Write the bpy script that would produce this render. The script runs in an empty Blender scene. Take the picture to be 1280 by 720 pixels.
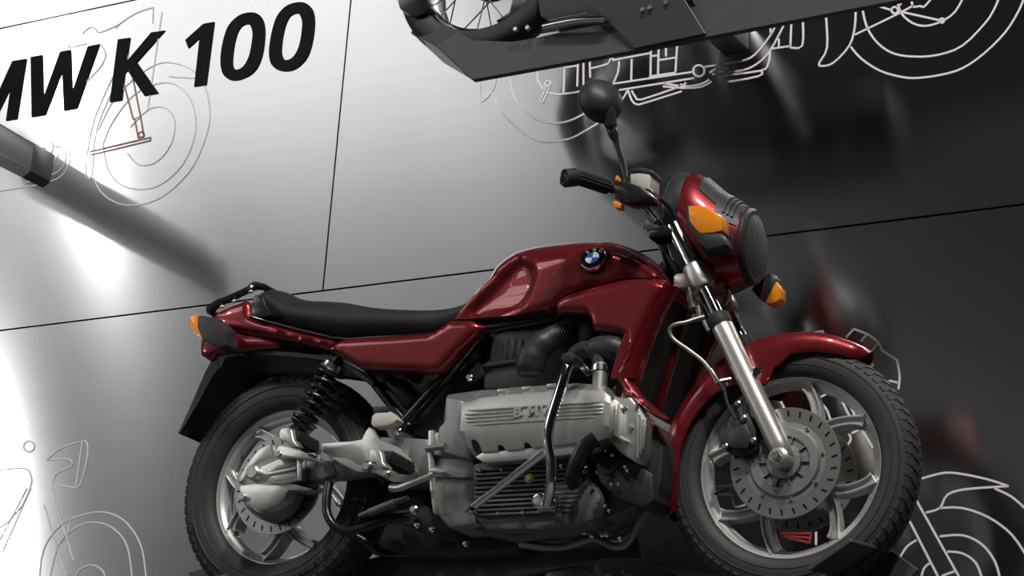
import bpy, bmesh, math, random
import numpy as np
from mathutils import Vector, Matrix
from mathutils.geometry import delaunay_2d_cdt
random.seed(4)
scn = bpy.context.scene
COL = scn.collection
PI = math.pi

# ------------------------------------------------------------------ camera
FPX, PITCH, YAW, ROLL = 2700.9, 0.32152672, -0.53420939, 0.06741766
CAM = Vector((3.55492112, -4.84309273, -1.01436085))
BYAW, BPIT, STEER = 0.02067588, -0.01173114, 0.0675983
Fv = Vector((math.sin(YAW)*math.cos(PITCH), math.cos(YAW)*math.cos(PITCH), math.sin(PITCH)))
Rv = Fv.cross(Vector((0, 0, 1))).normalized(); Uv = Rv.cross(Fv)
_c, _s = math.cos(ROLL), math.sin(ROLL)
Rv, Uv = _c*Rv+_s*Uv, -_s*Rv+_c*Uv
cd = bpy.data.cameras.new('camera'); cam = bpy.data.objects.new('camera', cd); COL.objects.link(cam)
cd.sensor_width = 36; cd.lens = FPX/1280*36; cd.clip_end = 200
m = Matrix((Rv, Uv, -Fv)).transposed().to_4x4(); m.translation = CAM
cam.matrix_world = m
scn.camera = cam

# ------------------------------------------------------------------ light
scn.view_settings.view_transform = 'Standard'; scn.view_settings.look = 'None'
scn.view_settings.gamma = 1; scn.view_settings.use_curve_mapping = False
scn.view_settings.exposure = 0.7
w = bpy.data.worlds.new('hall_air'); scn.world = w; w.use_nodes = True
w.node_tree.nodes['Background'].inputs[0].default_value = (.9, .95, 1, 1)
w.node_tree.nodes['Background'].inputs[1].default_value = .05
def lamp(name, kind, loc, aim, power, size=.2, col=(1, 1, 1), spot=40, blend=.4, sy=None):
    l = bpy.data.lights.new(name, kind); l.energy = power; l.color = col
    if kind == 'SPOT':
        l.spot_size = math.radians(spot); l.spot_blend = blend; l.shadow_soft_size = size
    elif kind == 'AREA':
        l.size = size
        if sy: l.shape = 'RECTANGLE'; l.size_y = sy
    o = bpy.data.objects.new(name, l); COL.objects.link(o); o.location = loc
    o.rotation_euler = (Vector(aim)-Vector(loc)).to_track_quat('-Z', 'Y').to_euler()
    return o
# the hall's ceiling spotlights (their highlights show on the tank, the chrome and the fork)
lamp('ceiling_spotlight_front_offscreen', 'SPOT', (5.0, -4.4, 7.3), (1.2, 0, .6), 900, .2, (1, .95, .9), 50, .6)
lamp('ceiling_spotlight_middle_offscreen', 'SPOT', (2.2, -4.6, 7.3), (.6, 0, .6), 700, .3, (1, .97, .94), 55, .6)
# the two lamps whose glare streaks stand in the steel at the far end of the wall
lamp('wall_spotlight_low_offscreen', 'SPOT', (-6.9, -5.0, 1.9), (0, 0, .5), 100, .08, (1, .99, 1), 60, .6)
lamp('wall_spotlight_high_offscreen', 'SPOT', (-6.6, -5.0, 4.8), (.2, 0, 1.2), 45, .08, (1, .99, 1), 60, .6)

# ------------------------------------------------------------------ pixel -> place
BM = Matrix(((math.cos(BYAW), -math.sin(BYAW), 0), (math.sin(BYAW), math.cos(BYAW), 0), (0, 0, 1))) @ \
     Matrix(((math.cos(BPIT), 0, -math.sin(BPIT)), (0, 1, 0), (math.sin(BPIT), 0, math.cos(BPIT))))
BMT = BM.transposed(); CB = BMT @ CAM
def ray(x, y): return Fv+Rv*((x-640)/FPX)-Uv*((y-360)/FPX)
def U(x, y, Y):                       # photo pixel -> motorcycle's own frame, on the upright plane y = Y
    d = BMT @ ray(x, y); t = (Y-CB.y)/d.y
    return CB+d*t
def UW(x, y, Y):                      # photo pixel -> hall, on the upright plane y = Y
    d = ray(x, y); t = (Y-CAM.y)/d.y
    return CAM+d*t
WALL_Y = .5
WB = 1.516; FAX = Vector((WB, 0, .319)); RAX = Vector((0, 0, .333))
STX = Vector((-math.sin(math.radians(27)), 0, math.cos(math.radians(27))))
SROT = Matrix.Rotation(STEER, 3, STX)
def S(v): return FAX+SROT @ (Vector(v)-FAX)          # straight-ahead -> steered
def Si(v): return FAX+SROT.transposed() @ (Vector(v)-FAX)
def mir(v): return Vector((v[0], -v[1], v[2]))
def mirS(v): return S(mir(Si(v)))

# ------------------------------------------------------------------ materials
MATS = {}
def mat(name, col, rough=.5, metal=0, coat=0, noise=0, nscale=20, bump=0, bscale=60, spec=.5, trans=0, alpha=1, emit=0, coat_r=.03, ior=1.45, stretch=None):
    mt = bpy.data.materials.new(name); mt.use_nodes = True; nt = mt.node_tree
    b = nt.nodes['Principled BSDF']
    b.inputs['Base Color'].default_value = (*col, 1); b.inputs['Roughness'].default_value = rough
    b.inputs['Metallic'].default_value = metal; b.inputs['Coat Weight'].default_value = coat
    b.inputs['Coat Roughness'].default_value = coat_r; b.inputs['Specular IOR Level'].default_value = spec
    b.inputs['Transmission Weight'].default_value = trans; b.inputs['IOR'].default_value = ior
    if emit:
        b.inputs['Emission Color'].default_value = (*col, 1); b.inputs['Emission Strength'].default_value = emit
    tc = nt.nodes.new('ShaderNodeTexCoord'); vec = tc.outputs['Object']
    if stretch:
        mp = nt.nodes.new('ShaderNodeMapping'); mp.inputs['Scale'].default_value = stretch
        nt.links.new(vec, mp.inputs['Vector']); vec = mp.outputs['Vector']
    if noise:
        n = nt.nodes.new('ShaderNodeTexNoise'); n.inputs['Scale'].default_value = nscale; n.inputs['Detail'].default_value = 5
        nt.links.new(vec, n.inputs['Vector'])
        mx = nt.nodes.new('ShaderNodeMix'); mx.data_type = 'RGBA'
        mx.inputs[6].default_value = (*[max(0, c*(1-noise)) for c in col], 1); mx.inputs[7].default_value = (*[min(1, c*(1+noise)) for c in col], 1)
        nt.links.new(n.outputs['Fac'], mx.inputs[0]); nt.links.new(mx.outputs[2], b.inputs['Base Color'])
    if bump:
        n = nt.nodes.new('ShaderNodeTexNoise'); n.inputs['Scale'].default_value = bscale; n.inputs['Detail'].default_value = 4
        nt.links.new(vec, n.inputs['Vector'])
        bp = nt.nodes.new('ShaderNodeBump'); bp.inputs['Strength'].default_value = bump; bp.inputs['Distance'].default_value = .002
        nt.links.new(n.outputs['Fac'], bp.inputs['Height']); nt.links.new(bp.outputs['Normal'], b.inputs['Normal'])
    MATS[name] = mt
    return mt
mat('red_paint', (.22, .013, .019), .32, .55, 1, .08, 300)
mat('silver_cast', (.60, .60, .57), .38, .85, 0, .10, 30, .15, 250)
mat('grey_cast', (.30, .305, .30), .48, .7, 0, .14, 22, .2, 250)
mat('rim_silver', (.66, .67, .66), .36, .6, .3, .06, 20)
mat('fork_silver', (.62, .61, .57), .36, .75, .2, .06, 16)
mat('disc_steel', (.50, .50, .48), .34, .95, 0, .08, 50)
mat('chrome', (.82, .83, .85), .07, 1)
mat('bolt_steel', (.75, .75, .72), .22, 1)
mat('black_plastic', (.032, .032, .034), .45, 0, 0, .2, 40, .1, 400)
mat('black_satin', (.012, .012, .013), .28, 0, .2)
mat('black_rubber', (.020, .020, .021), .62, 0, 0, .25, 25, .15, 300)
mat('tyre_rubber', (.036, .036, .037), .58, 0, 0, .3, 14, .15, 160)
mat('tyre_text', (.011, .011, .011), .6)
mat('seat_vinyl', (.020, .020, .021), .48, 0, 0, .15, 20, .25, 700)
mat('dark_cast', (.14, .14, .146), .5, .3, 0, .25, 20, .15, 200)
mat('amber', (1, .30, .015), .25, 0, .5, .12, 90)
mat('cream_plastic', (.62, .60, .52), .35, 0, 0, .08, 20)
mat('brass', (.62, .50, .22), .35, .8)
mat('blue_enamel', (.03, .14, .50), .2, 0, .5)
mat('white_enamel', (.85, .85, .85), .2, 0, .5)
mat('black_enamel', (.006, .006, .007), .15, 0, .5)
mat('braided_line', (.42, .41, .38), .4, .7, 0, .2, 600)
mat('console_metal', (.10, .10, .105), .42, .4, 0, .1, 8, .05, 300)
mat('arm_steel', (.22, .22, .23), .3, .8, 0, .1, 10)
mat('letter_black', (.010, .012, .014), .85, spec=.15)
mat('line_white', (.92, .88, .92), .5)
mat('line_red', (.45, .06, .05), .5)
mat('line_brown', (.38, .20, .18), .5)
mat('reflector', (.9, .9, .92), .26, 1, bump=.6, bscale=35, stretch=(1, 3, 1))
mat('hall_dark', (.16, .16, .165), .7, 0, 0, .1, 1)
mat('hall_floor', (.16, .16, .165), .45, 0, 0, .1, 1)
mat('hall_grey', (.30, .31, .32), .7, 0, 0, .08, 1)
mat('hall_white', (.8, .8, .8), .6)
mat('lit_ceiling', (1, 1, 1), .5, emit=1.4)
mat('lens_glass', (1, 1, 1), .03, trans=1, ior=1.35, bump=.5, bscale=45, stretch=(1, 6, 1))
def lens_mat():
    mt = MATS['lens_glass']; nt = mt.node_tree; b = nt.nodes['Principled BSDF']
    b.inputs['Transmission Weight'].default_value = 0; b.inputs['Base Color'].default_value = (.5, .51, .52, 1); b.inputs['Roughness'].default_value = .15
    tr = nt.nodes.new('ShaderNodeBsdfTransparent'); mx = nt.nodes.new('ShaderNodeMixShader'); lw = nt.nodes.new('ShaderNodeFresnel'); lw.inputs[0].default_value = 1.6
    ad = nt.nodes.new('ShaderNodeMath'); ad.operation = 'ADD'; ad.inputs[1].default_value = .06; nt.links.new(lw.outputs[0], ad.inputs[0])
    nt.links.new(ad.outputs[0], mx.inputs[0]); nt.links.new(tr.outputs[0], mx.inputs[1]); nt.links.new(b.outputs[0], mx.inputs[2])
    nt.links.new(mx.outputs[0], nt.nodes['Material Output'].inputs['Surface'])
lens_mat()
def wall_mat():
    mt = mat('brushed_steel', (.54, .545, .54), .165, 1, 0, .05, 3, 0, 90, stretch=(.35, 1, 14))
    b = mt.node_tree.nodes['Principled BSDF']
    b.inputs['Anisotropic'].default_value = .9
    cx = mt.node_tree.nodes.new('ShaderNodeCombineXYZ'); cx.inputs[2].default_value = 1
    mt.node_tree.links.new(cx.outputs[0], b.inputs['Tangent'])
wall_mat()
def grille_mat():
    mt = mat('radiator_mesh', (.02, .02, .021), .5, .2)
    nt = mt.node_tree; b = nt.nodes['Principled BSDF']
    tc = nt.nodes.new('ShaderNodeTexCoord'); br = nt.nodes.new('ShaderNodeTexChecker'); br.inputs['Scale'].default_value = 260
    br.inputs[1].default_value = (.045, .042, .042, 1); br.inputs[2].default_value = (.006, .006, .006, 1)
    nt.links.new(tc.outputs['Object'], br.inputs['Vector']); nt.links.new(br.outputs[0], b.inputs['Base Color'])
grille_mat()

# ------------------------------------------------------------------ mesh helpers
def obj(name, verts, faces, mt, parent=None, angle=35, bevel=0, sub=0, smooth=True, seg=2):
    me = bpy.data.meshes.new(name)
    me.from_pydata([tuple(v) for v in verts], [], faces)
    bm = bmesh.new(); bm.from_mesh(me)
    bmesh.ops.remove_doubles(bm, verts=bm.verts, dist=1e-6)
    bmesh.ops.recalc_face_normals(bm, faces=bm.faces)
    if bevel:
        es = [e for e in bm.edges if len(e.link_faces) == 2 and e.calc_face_angle(0) > math.radians(28)]
        bmesh.ops.bevel(bm, geom=es, offset=bevel, segments=seg, affect='EDGES', profile=.5, clamp_overlap=True)
    bm.to_mesh(me); bm.free()
    if smooth:
        me.polygons.foreach_set('use_smooth', [True]*len(me.polygons))
        me.set_sharp_from_angle(angle=math.radians(angle))
    me.materials.append(MATS[mt])
    o = bpy.data.objects.new(name, me); COL.objects.link(o)
    if parent: o.parent = parent
    if sub:
        md = o.modifiers.new('subsurf', 'SUBSURF'); md.levels = sub; md.render_levels = sub
    return o
class MB:                               # collects pieces of one part
    def __init__(s): s.v = []; s.f = []
    def add(s, vf):
        v, f = vf; n = len(s.v); s.v += [Vector(a) for a in v]; s.f += [tuple(i+n for i in q) for q in f]; return s
    def build(s, name, mt, parent=None, **k): return obj(name, s.v, s.f, mt, parent, **k)
def frame_of(d):
    d = Vector(d).normalized(); up = Vector((0, 0, 1)) if abs(d.z) < .9 else Vector((1, 0, 0))
    a = d.cross(up).normalized(); return a, d.cross(a).normalized(), d
def catmull(pts, n=6, closed=False):
    P = [Vector(p) for p in pts]; out = []; N = len(P)
    for i in range(N if closed else N-1):
        g = (lambda k: P[k % N]) if closed else (lambda k: P[min(max(k, 0), N-1)])
        a, b, c, d = g(i-1), g(i), g(i+1), g(i+2)
        for j in range(n):
            t = j/n
            out.append(.5*((2*b)+(c-a)*t+(2*a-5*b+4*c-d)*t*t+(3*b-a-3*c+d)*t**3))
    if not closed: out.append(P[-1])
    return out
def tube(pts, r, n=12, smooth=0, cap=True):
    P = catmull(pts, smooth) if smooth else [Vector(p) for p in pts]
    rs = r if isinstance(r, (list, tuple)) else [r]*len(P)
    if len(rs) != len(P): rs = [rs[min(int(i/(len(P)-1)*(len(rs)-1)+.5), len(rs)-1)] for i in range(len(P))]
    v = []; f = []; a = None
    for i, p in enumerate(P):
        d = (P[min(i+1, len(P)-1)]-P[max(i-1, 0)]).normalized()
        if a is None: a, b, _ = frame_of(d)
        a = (a-d*a.dot(d)).normalized(); b = d.cross(a)
        for k in range(n):
            t = 2*PI*k/n; v.append(p+(a*math.cos(t)+b*math.sin(t))*rs[i])
    for i in range(len(P)-1):
        for k in range(n):
            f.append((i*n+k, i*n+(k+1) % n, (i+1)*n+(k+1) % n, (i+1)*n+k))
    if cap: f += [tuple(range(n))[::-1], tuple((len(P)-1)*n+k for k in range(n))]
    return v, f
def lathe(prof, o, d, n=48, a0=0, a1=2*PI, ref=None):     # prof: (radius, along)
    a, b, d = frame_of(d); o = Vector(o)
    if ref is not None:
        a = Vector(ref).normalized(); b = d.cross(a)
    full = abs(a1-a0-2*PI) < 1e-6; m_ = n if full else n+1
    v = []; f = []
    for i in range(m_):
        t = a0+(a1-a0)*i/n; e = a*math.cos(t)+b*math.sin(t)
        for r, h in prof: v.append(o+e*r+d*h)
    k = len(prof)
    for i in range(n):
        for j in range(k-1):
            i2 = (i+1) % m_
            f.append((i*k+j, i*k+j+1, i2*k+j+1, i2*k+j))
    return v, f
def box(c, sx, sy, sz, rot=None):
    c = Vector(c); R_ = rot or Matrix.Identity(3)
    v = [c+R_ @ Vector((x*sx/2, y*sy/2, z*sz/2)) for x in (-1, 1) for y in (-1, 1) for z in (-1, 1)]
    return v, [(0, 1, 3, 2), (4, 6, 7, 5), (0, 4, 5, 1), (2, 3, 7, 6), (0, 2, 6, 4), (1, 5, 7, 3)]
def prism(front, back):                   # two loops of equal length
    n = len(front); v = list(front)+list(back)
    return v, [tuple(range(n)), tuple(range(2*n-1, n-1, -1))]+[(i, i+n, (i+1) % n+n, (i+1) % n) for i in range(n)]
def loft(secs, cap=True):
    n = len(secs[0]); v = [p for s_ in secs for p in s_]; f = []
    for i in range(len(secs)-1):
        for k in range(n): f.append((i*n+k, i*n+(k+1) % n, (i+1)*n+(k+1) % n, (i+1)*n+k))
    if cap: f += [tuple(range(n))[::-1], tuple((len(secs)-1)*n+k for k in range(n))]
    return v, f
def ext(name, px, y0, y1, mt, parent, bevel=.004, sm=0, **k):      # outline read from the photo on plane y0, pushed to y1
    P = [U(a, b, y0) for a, b in px]
    if sm: P = catmull(P, sm, True)
    Q = [Vector((p.x, y1, p.z)) for p in P]
    v, f = prism(P, Q)
    return obj(name, v, f, mt, parent, bevel=bevel, **k)
def ptube(name, pts, r, mt, parent, n=12, smooth=6): 
    v, f = tube([U(*p) for p in pts], r, n, smooth)
    return obj(name, v, f, mt, parent, angle=60)
def bolt(parent, px, py, y, r=.008, mt='bolt_steel', h=.008, name='bolt'):
    p = U(px, py, y)
    v, f = lathe([(0, 0), (r*.55, 0), (r*.6, -h*.0), (r*.6, -h*.5), (r, -h), (r, -h*1.8), (0, -h*1.8)], p, (0, -1, 0), 12)
    return obj(name, v, f, mt, parent)
def inflate(poly, hw, edge, rad, step=.02, sides='both', y0=0, thick=.02, fn=None, power=2.0):
    """closed outline [(x,z)] -> rounded body. 'both': mirror-symmetric body of half width hw; 'near': plate at y0 bulging towards -y."""
    n = len(poly); P = np.array(poly, float); Q = np.roll(P, -1, 0)
    pts = []
    for a, b in zip(P, Q):                      # resample the outline
        L = np.linalg.norm(b-a); k = max(1, int(round(L/step)))
        for j in range(k): pts.append(a+(b-a)*j/k)
    B = np.array(pts); nb = len(B)
    def dist(p):
        ab = Q-P; t = np.clip(((p-P)*ab).sum(1)/np.maximum((ab*ab).sum(1), 1e-12), 0, 1)
        return np.sqrt((((P+ab*t[:, None])-p)**2).sum(1).min())
    def inside(p):
        c = False
        for a, b in zip(P, Q):
            if (a[1] > p[1]) != (b[1] > p[1]) and p[0] < (b[0]-a[0])*(p[1]-a[1])/(b[1]-a[1])+a[0]: c = not c
        return c
    lo, hi = B.min(0), B.max(0); inner = []
    row = 0; z = lo[1]
    while z < hi[1]:
        x = lo[0]+(row % 2)*step/2
        while x < hi[0]:
            p = np.array((x, z))
            if inside(p) and dist(p) > step*.45: inner.append(p)
            x += step
        z += step*.87; row += 1
    # an inner ring close to the outline keeps the rounding smooth
    ring = []
    ar = np.array(B)
    sgn = np.sign(sum(ar[i][0]*ar[(i+1) % nb][1]-ar[(i+1) % nb][0]*ar[i][1] for i in range(nb)))
    for q in (.10, .28):
        for i in range(nb):
            t = ar[(i+1) % nb]-ar[i-1]; t = t/ (np.linalg.norm(t)+1e-9); nr = np.array((-t[1], t[0]))*sgn
            p = ar[i]+nr*rad*q
            if inside(p) and abs(dist(p)-rad*q) < rad*q*.12: ring.append(p)
    keep = []
    R_ = np.array(ring) if ring else np.zeros((0, 2))
    for p in inner:
        d = dist(p)
        if len(R_) == 0 or ((R_-p)**2).sum(1).min() > (step*.35)**2: keep.append(p)
    allp = [Vector((float(p[0]), float(p[1]))) for p in list(B)+ring+keep]
    vv, ee, ff, *_ = delaunay_2d_cdt(allp, [(i, (i+1) % nb) for i in range(nb)], [], 1, 1e-6)
    def g(p):
        d = dist(np.array((p[0], p[1])))
        t = min(d/rad, 1); return (1-(1-t)**power)**(1/power) if t > 0 else 0
    H = []
    for p in vv:
        e0 = edge(p[0], p[1]) if callable(edge) else edge
        h = e0+((fn(p[0], p[1]) if fn else hw)-e0)*g(p)
        H.append(h)
    N = len(vv)
    if sides == 'both':
        v = [Vector((p[0], -h, p[1])) for p, h in zip(vv, H)]+[Vector((p[0], h, p[1])) for p, h in zip(vv, H)]
    else:
        v = [Vector((p[0], y0-h, p[1])) for p, h in zip(vv, H)]+[Vector((p[0], y0+thick, p[1])) for p in vv]
    f = [tuple(q) for q in ff]+[tuple(i+N for i in q[::-1]) for q in ff]
    cnt = {}
    for q in ff:
        for i in range(len(q)):
            e = (q[i], q[(i+1) % len(q)]); cnt[tuple(sorted(e))] = cnt.get(tuple(sorted(e)), 0)+1
    for q in ff:
        for i in range(len(q)):
            a, b = q[i], q[(i+1) % len(q)]
            if cnt[tuple(sorted((a, b)))] == 1: f.append((b, a, a+N, b+N))
    return v, f
def pxpoly(px, y, sm=0):
    P = [U(a, b, y) for a, b in px]
    if sm: P = catmull(P, sm, True)
    return [(p.x, p.z) for p in P]
def mirrored(vf): return [mir(a) for a in vf[0]], [q[::-1] for q in vf[1]]
def tag(o, label, cat=None, group=None, kind=None):
    if label: o['label'] = label
    if cat: o['category'] = cat
    if group: o['group'] = group
    if kind: o['kind'] = kind
    return o
def empty(name, loc=(0, 0, 0)):
    o = bpy.data.objects.new(name, None); COL.objects.link(o); o.location = loc; o.empty_display_size = .1
    return o
def text_mesh(body, size, depth, bold=0):
    c = bpy.data.curves.new('lettering', 'FONT'); c.body = body; c.size = size; c.extrude = depth; c.offset = bold; c.resolution_u = 3
    c.align_x = 'CENTER'
    o = bpy.data.objects.new('lettering', c); COL.objects.link(o)
    dg = bpy.context.evaluated_depsgraph_get(); me = o.evaluated_get(dg).to_mesh()
    v = [x.co.copy() for x in me.vertices]; f = [tuple(p.vertices) for p in me.polygons]
    o.evaluated_get(dg).to_mesh_clear(); bpy.data.objects.remove(o); bpy.data.curves.remove(c)
    return v, f

# ================================================================== the hall
def struct(name, vf, mt, **k):
    o = obj(name, vf[0], vf[1], mt, None, **k); o['kind'] = 'structure'; return o
struct('floor', box((-1, -5.5, -2.75), 28, 12.4, .1), 'hall_floor', smooth=False)
wc = struct('ceiling', box((-1, -5.5, 7.55), 28, 12.4, .1), 'hall_dark', smooth=False)
for i in range(3):
    for k in range(3): obj('ceiling_light_%d_offscreen' % (i*3+k+1), *box((-11.5+i*2.5, -10.2+k*2.2, 7.48), 2.3, 2.0, .04), 'lit_ceiling', wc, smooth=False)
struct('wall_left', box((-15.05, -5.5, 2.4), .1, 12.4, 10.4), 'hall_grey', smooth=False)
struct('wall_right', box((13.05, -5.5, 2.4), .1, 12.4, 10.4), 'hall_dark', smooth=False)
wf = struct('wall_front', box((-1, -11.75, 2.4), 28, .1, 10.4), 'hall_grey', smooth=False)
for i in range(9):
    obj('panel', *box((-13.6+i*1.95, -11.68, 1.6), 1.85, .04, 4.6), 'hall_white', wf, smooth=False)
struct('added_pillar', box((-10.1, -11.2, 2.4), .6, .6, 10.2), 'hall_dark', smooth=False)  # added out of view to put a dark band into the steel wall's reflection
wb = struct('wall_back', box((-1, WALL_Y+.09, 2.4), 28, .14, 10.4), 'hall_dark', smooth=False)
GAP = .006
zs = [-2.7, -1.12, 0.0, 1.12, 2.322, 3.5, 4.7, 7.5]
for r in range(len(zs)-1):
    off, wd_ = (-.306, 3.2) if r % 2 else (2.4, 4.5)
    xs = [x for x in [off+wd_*k for k in range(-6, 7)] if -15 < x < 13]
    xs = [-15]+xs+[13]
    for a, b in zip(xs, xs[1:]):
        if b-a < .1: continue
        obj('panel', *box(((a+b)/2, WALL_Y+.01, (zs[r]+zs[r+1])/2), b-a-GAP, .02, zs[r+1]-zs[r]-GAP), 'brushed_steel', wb, smooth=False)

# ================================================================== the motorcycle
bike = empty('motorcycle')
bike.matrix_world = BM.to_4x4()
tag(bike, 'dark red naked touring motorcycle with black seat on the lower console', 'motorcycle')
NEG = Vector((0, -1, 0))

# ---- wheels -------------------------------------------------------
def ring_prof(R_, w, steps):   return [(r*R_, a*w) for r, a in steps]
def wheel(name, ax, Rf, Rt, hw, tw, X, phase, disc_r, hub_r, label):
    """X maps straight-ahead points into place. Rf rim flange radius, Rt tyre radius, hw half rim width, tw half tyre width."""
    def put(nm, vf, mt, parent, **k): return obj(nm, [X(p) for p in vf[0]], vf[1], mt, parent, **k)
    D = (0, 1, 0); ref = (1, 0, 0)
    Rb = Rf-.013
    prof = [(Rf, -hw), (Rf+.002, -hw+.003), (Rf-.001, -hw+.007), (Rb, -hw+.010), (Rb-.004, -hw+.02), (Rb-.010, -hw+.026), (Rb-.012, 0), (Rb-.010, hw-.026), (Rb-.004, hw-.02), (Rb, hw-.01), (Rf, hw-.007), (Rf, hw),
            (Rf-.007, hw), (Rf-.010, hw-.004), (Rf-.013, hw-.014), (Rf-.022, hw-.020), (Rf-.026, hw-.026), (Rf-.033, .006), (Rf-.033, -.006), (Rf-.026, -hw+.026), (Rf-.022, -hw+.020), (Rf-.013, -hw+.014), (Rf-.010, -hw+.004), (Rf-.007, -hw), (Rf, -hw)]
    rim = put(name, lathe(prof, ax, D, 96, ref=ref), 'rim_silver', bike, angle=40)
    if label: rim['label'] = label
    # tyre
    tp = []
    for k in range(25):
        t = -PI*.5-.95+(PI+1.9)*k/24
        tp.append((Rf-.006+(Rt-Rf+.006)*(.5+.5*math.cos(t*.80)) if False else 0, 0))
    tp = []
    h = Rt-(Rf-.010)
    for s_, q in [(-1, .0), (-.86, .10), (-.99, .30), (-1.0, .48), (-.96, .66), (-.86, .82), (-.70, .91), (-.45, .975), (-.2, 1), (.2, 1), (.45, .975), (.70, .91), (.86, .82), (.96, .66), (1.0, .48), (.99, .30), (.86, .10)]:
        tp.append((Rf-.010+h*q, tw*(s_ if abs(s_) < 1 or q else s_*.78)))
    tp[0] = (Rf-.010, -tw*.66); tp.append((Rf-.010, tw*.66)); tp.append(tp[0])
    tyre = put('tyre', lathe(tp, ax, D, 96, ref=ref), 'tyre_rubber', rim, angle=50)
    rg = MB()
    for yy in (-1, 1):
        for q, wd in ((.34, .0012), (.58, .0012)):
            rr = Rf-.010+h*q
            rg.add(lathe([(rr-.002, yy*(tw*.985)), (rr, yy*(tw+wd)), (rr+.002, yy*tw*.985)], ax, D, 96, ref=ref))
    put('sidewall_ring', (rg.v, rg.f), 'tyre_rubber', rim)
    # tread blocks
    tb = MB(); nb = 66
    for i in range(nb):
        t0 = 2*PI*i/nb
        for row, (s0, s1, q0, q1, sk) in enumerate(((-.93, -.74, .73, .895, .35), (-.68, -.25, .915, .995, .8), (-.18, .18, 1.0, 1.0, 0), (.25, .68, .995, .915, -.8), (.74, .93, .895, .73, -.35))):
            da = 2*PI/nb*(.40 if row != 2 else .44); o0 = (row % 2)*PI/nb
            P = []
            for lift in (-.002, .0035):
                for sgn, (s_, q) in ((-1, (s0, q0)), (-1, (s1, q1)), (1, (s1, q1)), (1, (s0, q0))):
                    tt = t0+o0+sgn*da*.82+(sk*da if s_ == s0 else 0)
                    rr = Rf-.010+h*q+lift
                    P.append(Vector(ax)+Vector((math.cos(tt)*rr, tw*s_*(1+lift*2), math.sin(tt)*rr)))
            tb.add(prism(P[:4], P[4:]))
    tr = put('tread_blocks', (tb.v, tb.f), 'tyre_rubber', rim, smooth=False); tr['kind'] = 'stuff'
    # forked spokes
    c, s_ = math.cos, math.sin
    for k in range(4):
        base = phase+k*PI/2
        for sg in (-1, 1):
            mb = MB()
            pts = [Vector(ax)+Vector((c(base+sg*t)*r, 0, s_(base+sg*t)*r)) for r, t in ((.05, .16), (disc_r*.8, .10), (disc_r*1.05, .12), (Rf-.072, .25), (Rf-.045, .36), (Rf-.029, .43))]
            pts = catmull(pts, 4)
            L = []
            n_ = len(pts)
            for i, p in enumerate(pts):
                d = (pts[min(i+1, n_-1)]-pts[max(i-1, 0)]).normalized(); nn = Vector((-d.z, 0, d.x))
                L.append((p, nn, .0110+.006*(i/(n_-1))**7+.003*(1-i/(n_-1))))
            # web and two raised borders
            def strip(off0, off1, y0, y1):
                secs = []
                for p, nn, wd in L:
                    a, b = p+nn*wd*off0, p+nn*wd*off1
                    secs.append([a+Vector((0, y0, 0)), b+Vector((0, y0, 0)), b+Vector((0, y1, 0)), a+Vector((0, y1, 0))])
                mb.add(loft(secs))
            strip(-.8, .8, -hw*.38, hw*.38); strip(-1, -.55, -hw*.62, hw*.62); strip(.55, 1, -hw*.62, hw*.62)
            put('spoke', (mb.v, mb.f), 'rim_silver', rim, angle=30, bevel=.0015, seg=1)
    put('hub', lathe([(0, -hw*1.35), (.038, -hw*1.35), (.05, -hw*1.0), (hub_r, -hw*.7), (hub_r, hw*.7), (.05, hw), (.038, hw*1.35), (0, hw*1.35)], ax, D, 40, ref=ref), 'rim_silver', rim)
    v = Vector(ax)+Vector((c(phase+2.42)*(Rb-.018), -hw*.1, s_(phase+2.42)*(Rb-.018))); u = Vector(ax)+Vector((c(phase+2.42)*(Rb-.055), -hw*.5, s_(phase+2.42)*(Rb-.055)))
    put('valve', tube([v, u], .004, 8), 'black_rubber', rim)
    return rim, put
fw, putF = wheel('front_wheel', FAX, .2425, .319, .037, .051, S, math.radians(57), .13, .072, 'silver cast front wheel with four forked spokes')
rw, putR = wheel('rear_wheel', RAX, .2315, .333, .042, .065, lambda v: Vector(v), math.radians(10), .12, .085, 'silver cast rear wheel with four forked spokes')
def disc(ax, y, r_out, r_in, put, parent, n, slot, name='brake_disc', bell=True):
    D = (0, 1, 0); t = .0025
    o = put(name, lathe([(r_in, y-t), (r_out-.001, y-t), (r_out, y-t*.6), (r_out, y+t*.6), (r_out-.001, y+t), (r_in, y+t), (r_in, y-t)], ax, D, 72, ref=(1, 0, 0)), 'disc_steel', parent)
    sl = MB()
    for i in range(n):
        a = 2*PI*i/n+.1; r0, r1 = slot; e = Vector((math.cos(a), 0, math.sin(a)))
        rot = Matrix(((math.cos(a+.25), 0, -math.sin(a+.25)), (0, 1, 0), (math.sin(a+.25), 0, math.cos(a+.25))))
        sl.add(box(Vector(ax)+e*(r0+r1)/2+Vector((0, y, 0)), r1-r0, t*2+.0012, .0052, rot))
    q = put('slot_shade_boxes', (sl.v, sl.f), 'black_satin', parent, smooth=False); q['kind'] = 'stuff'  # black boxes paint the darkness inside the slots; the disc is not pierced
    return o
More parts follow.
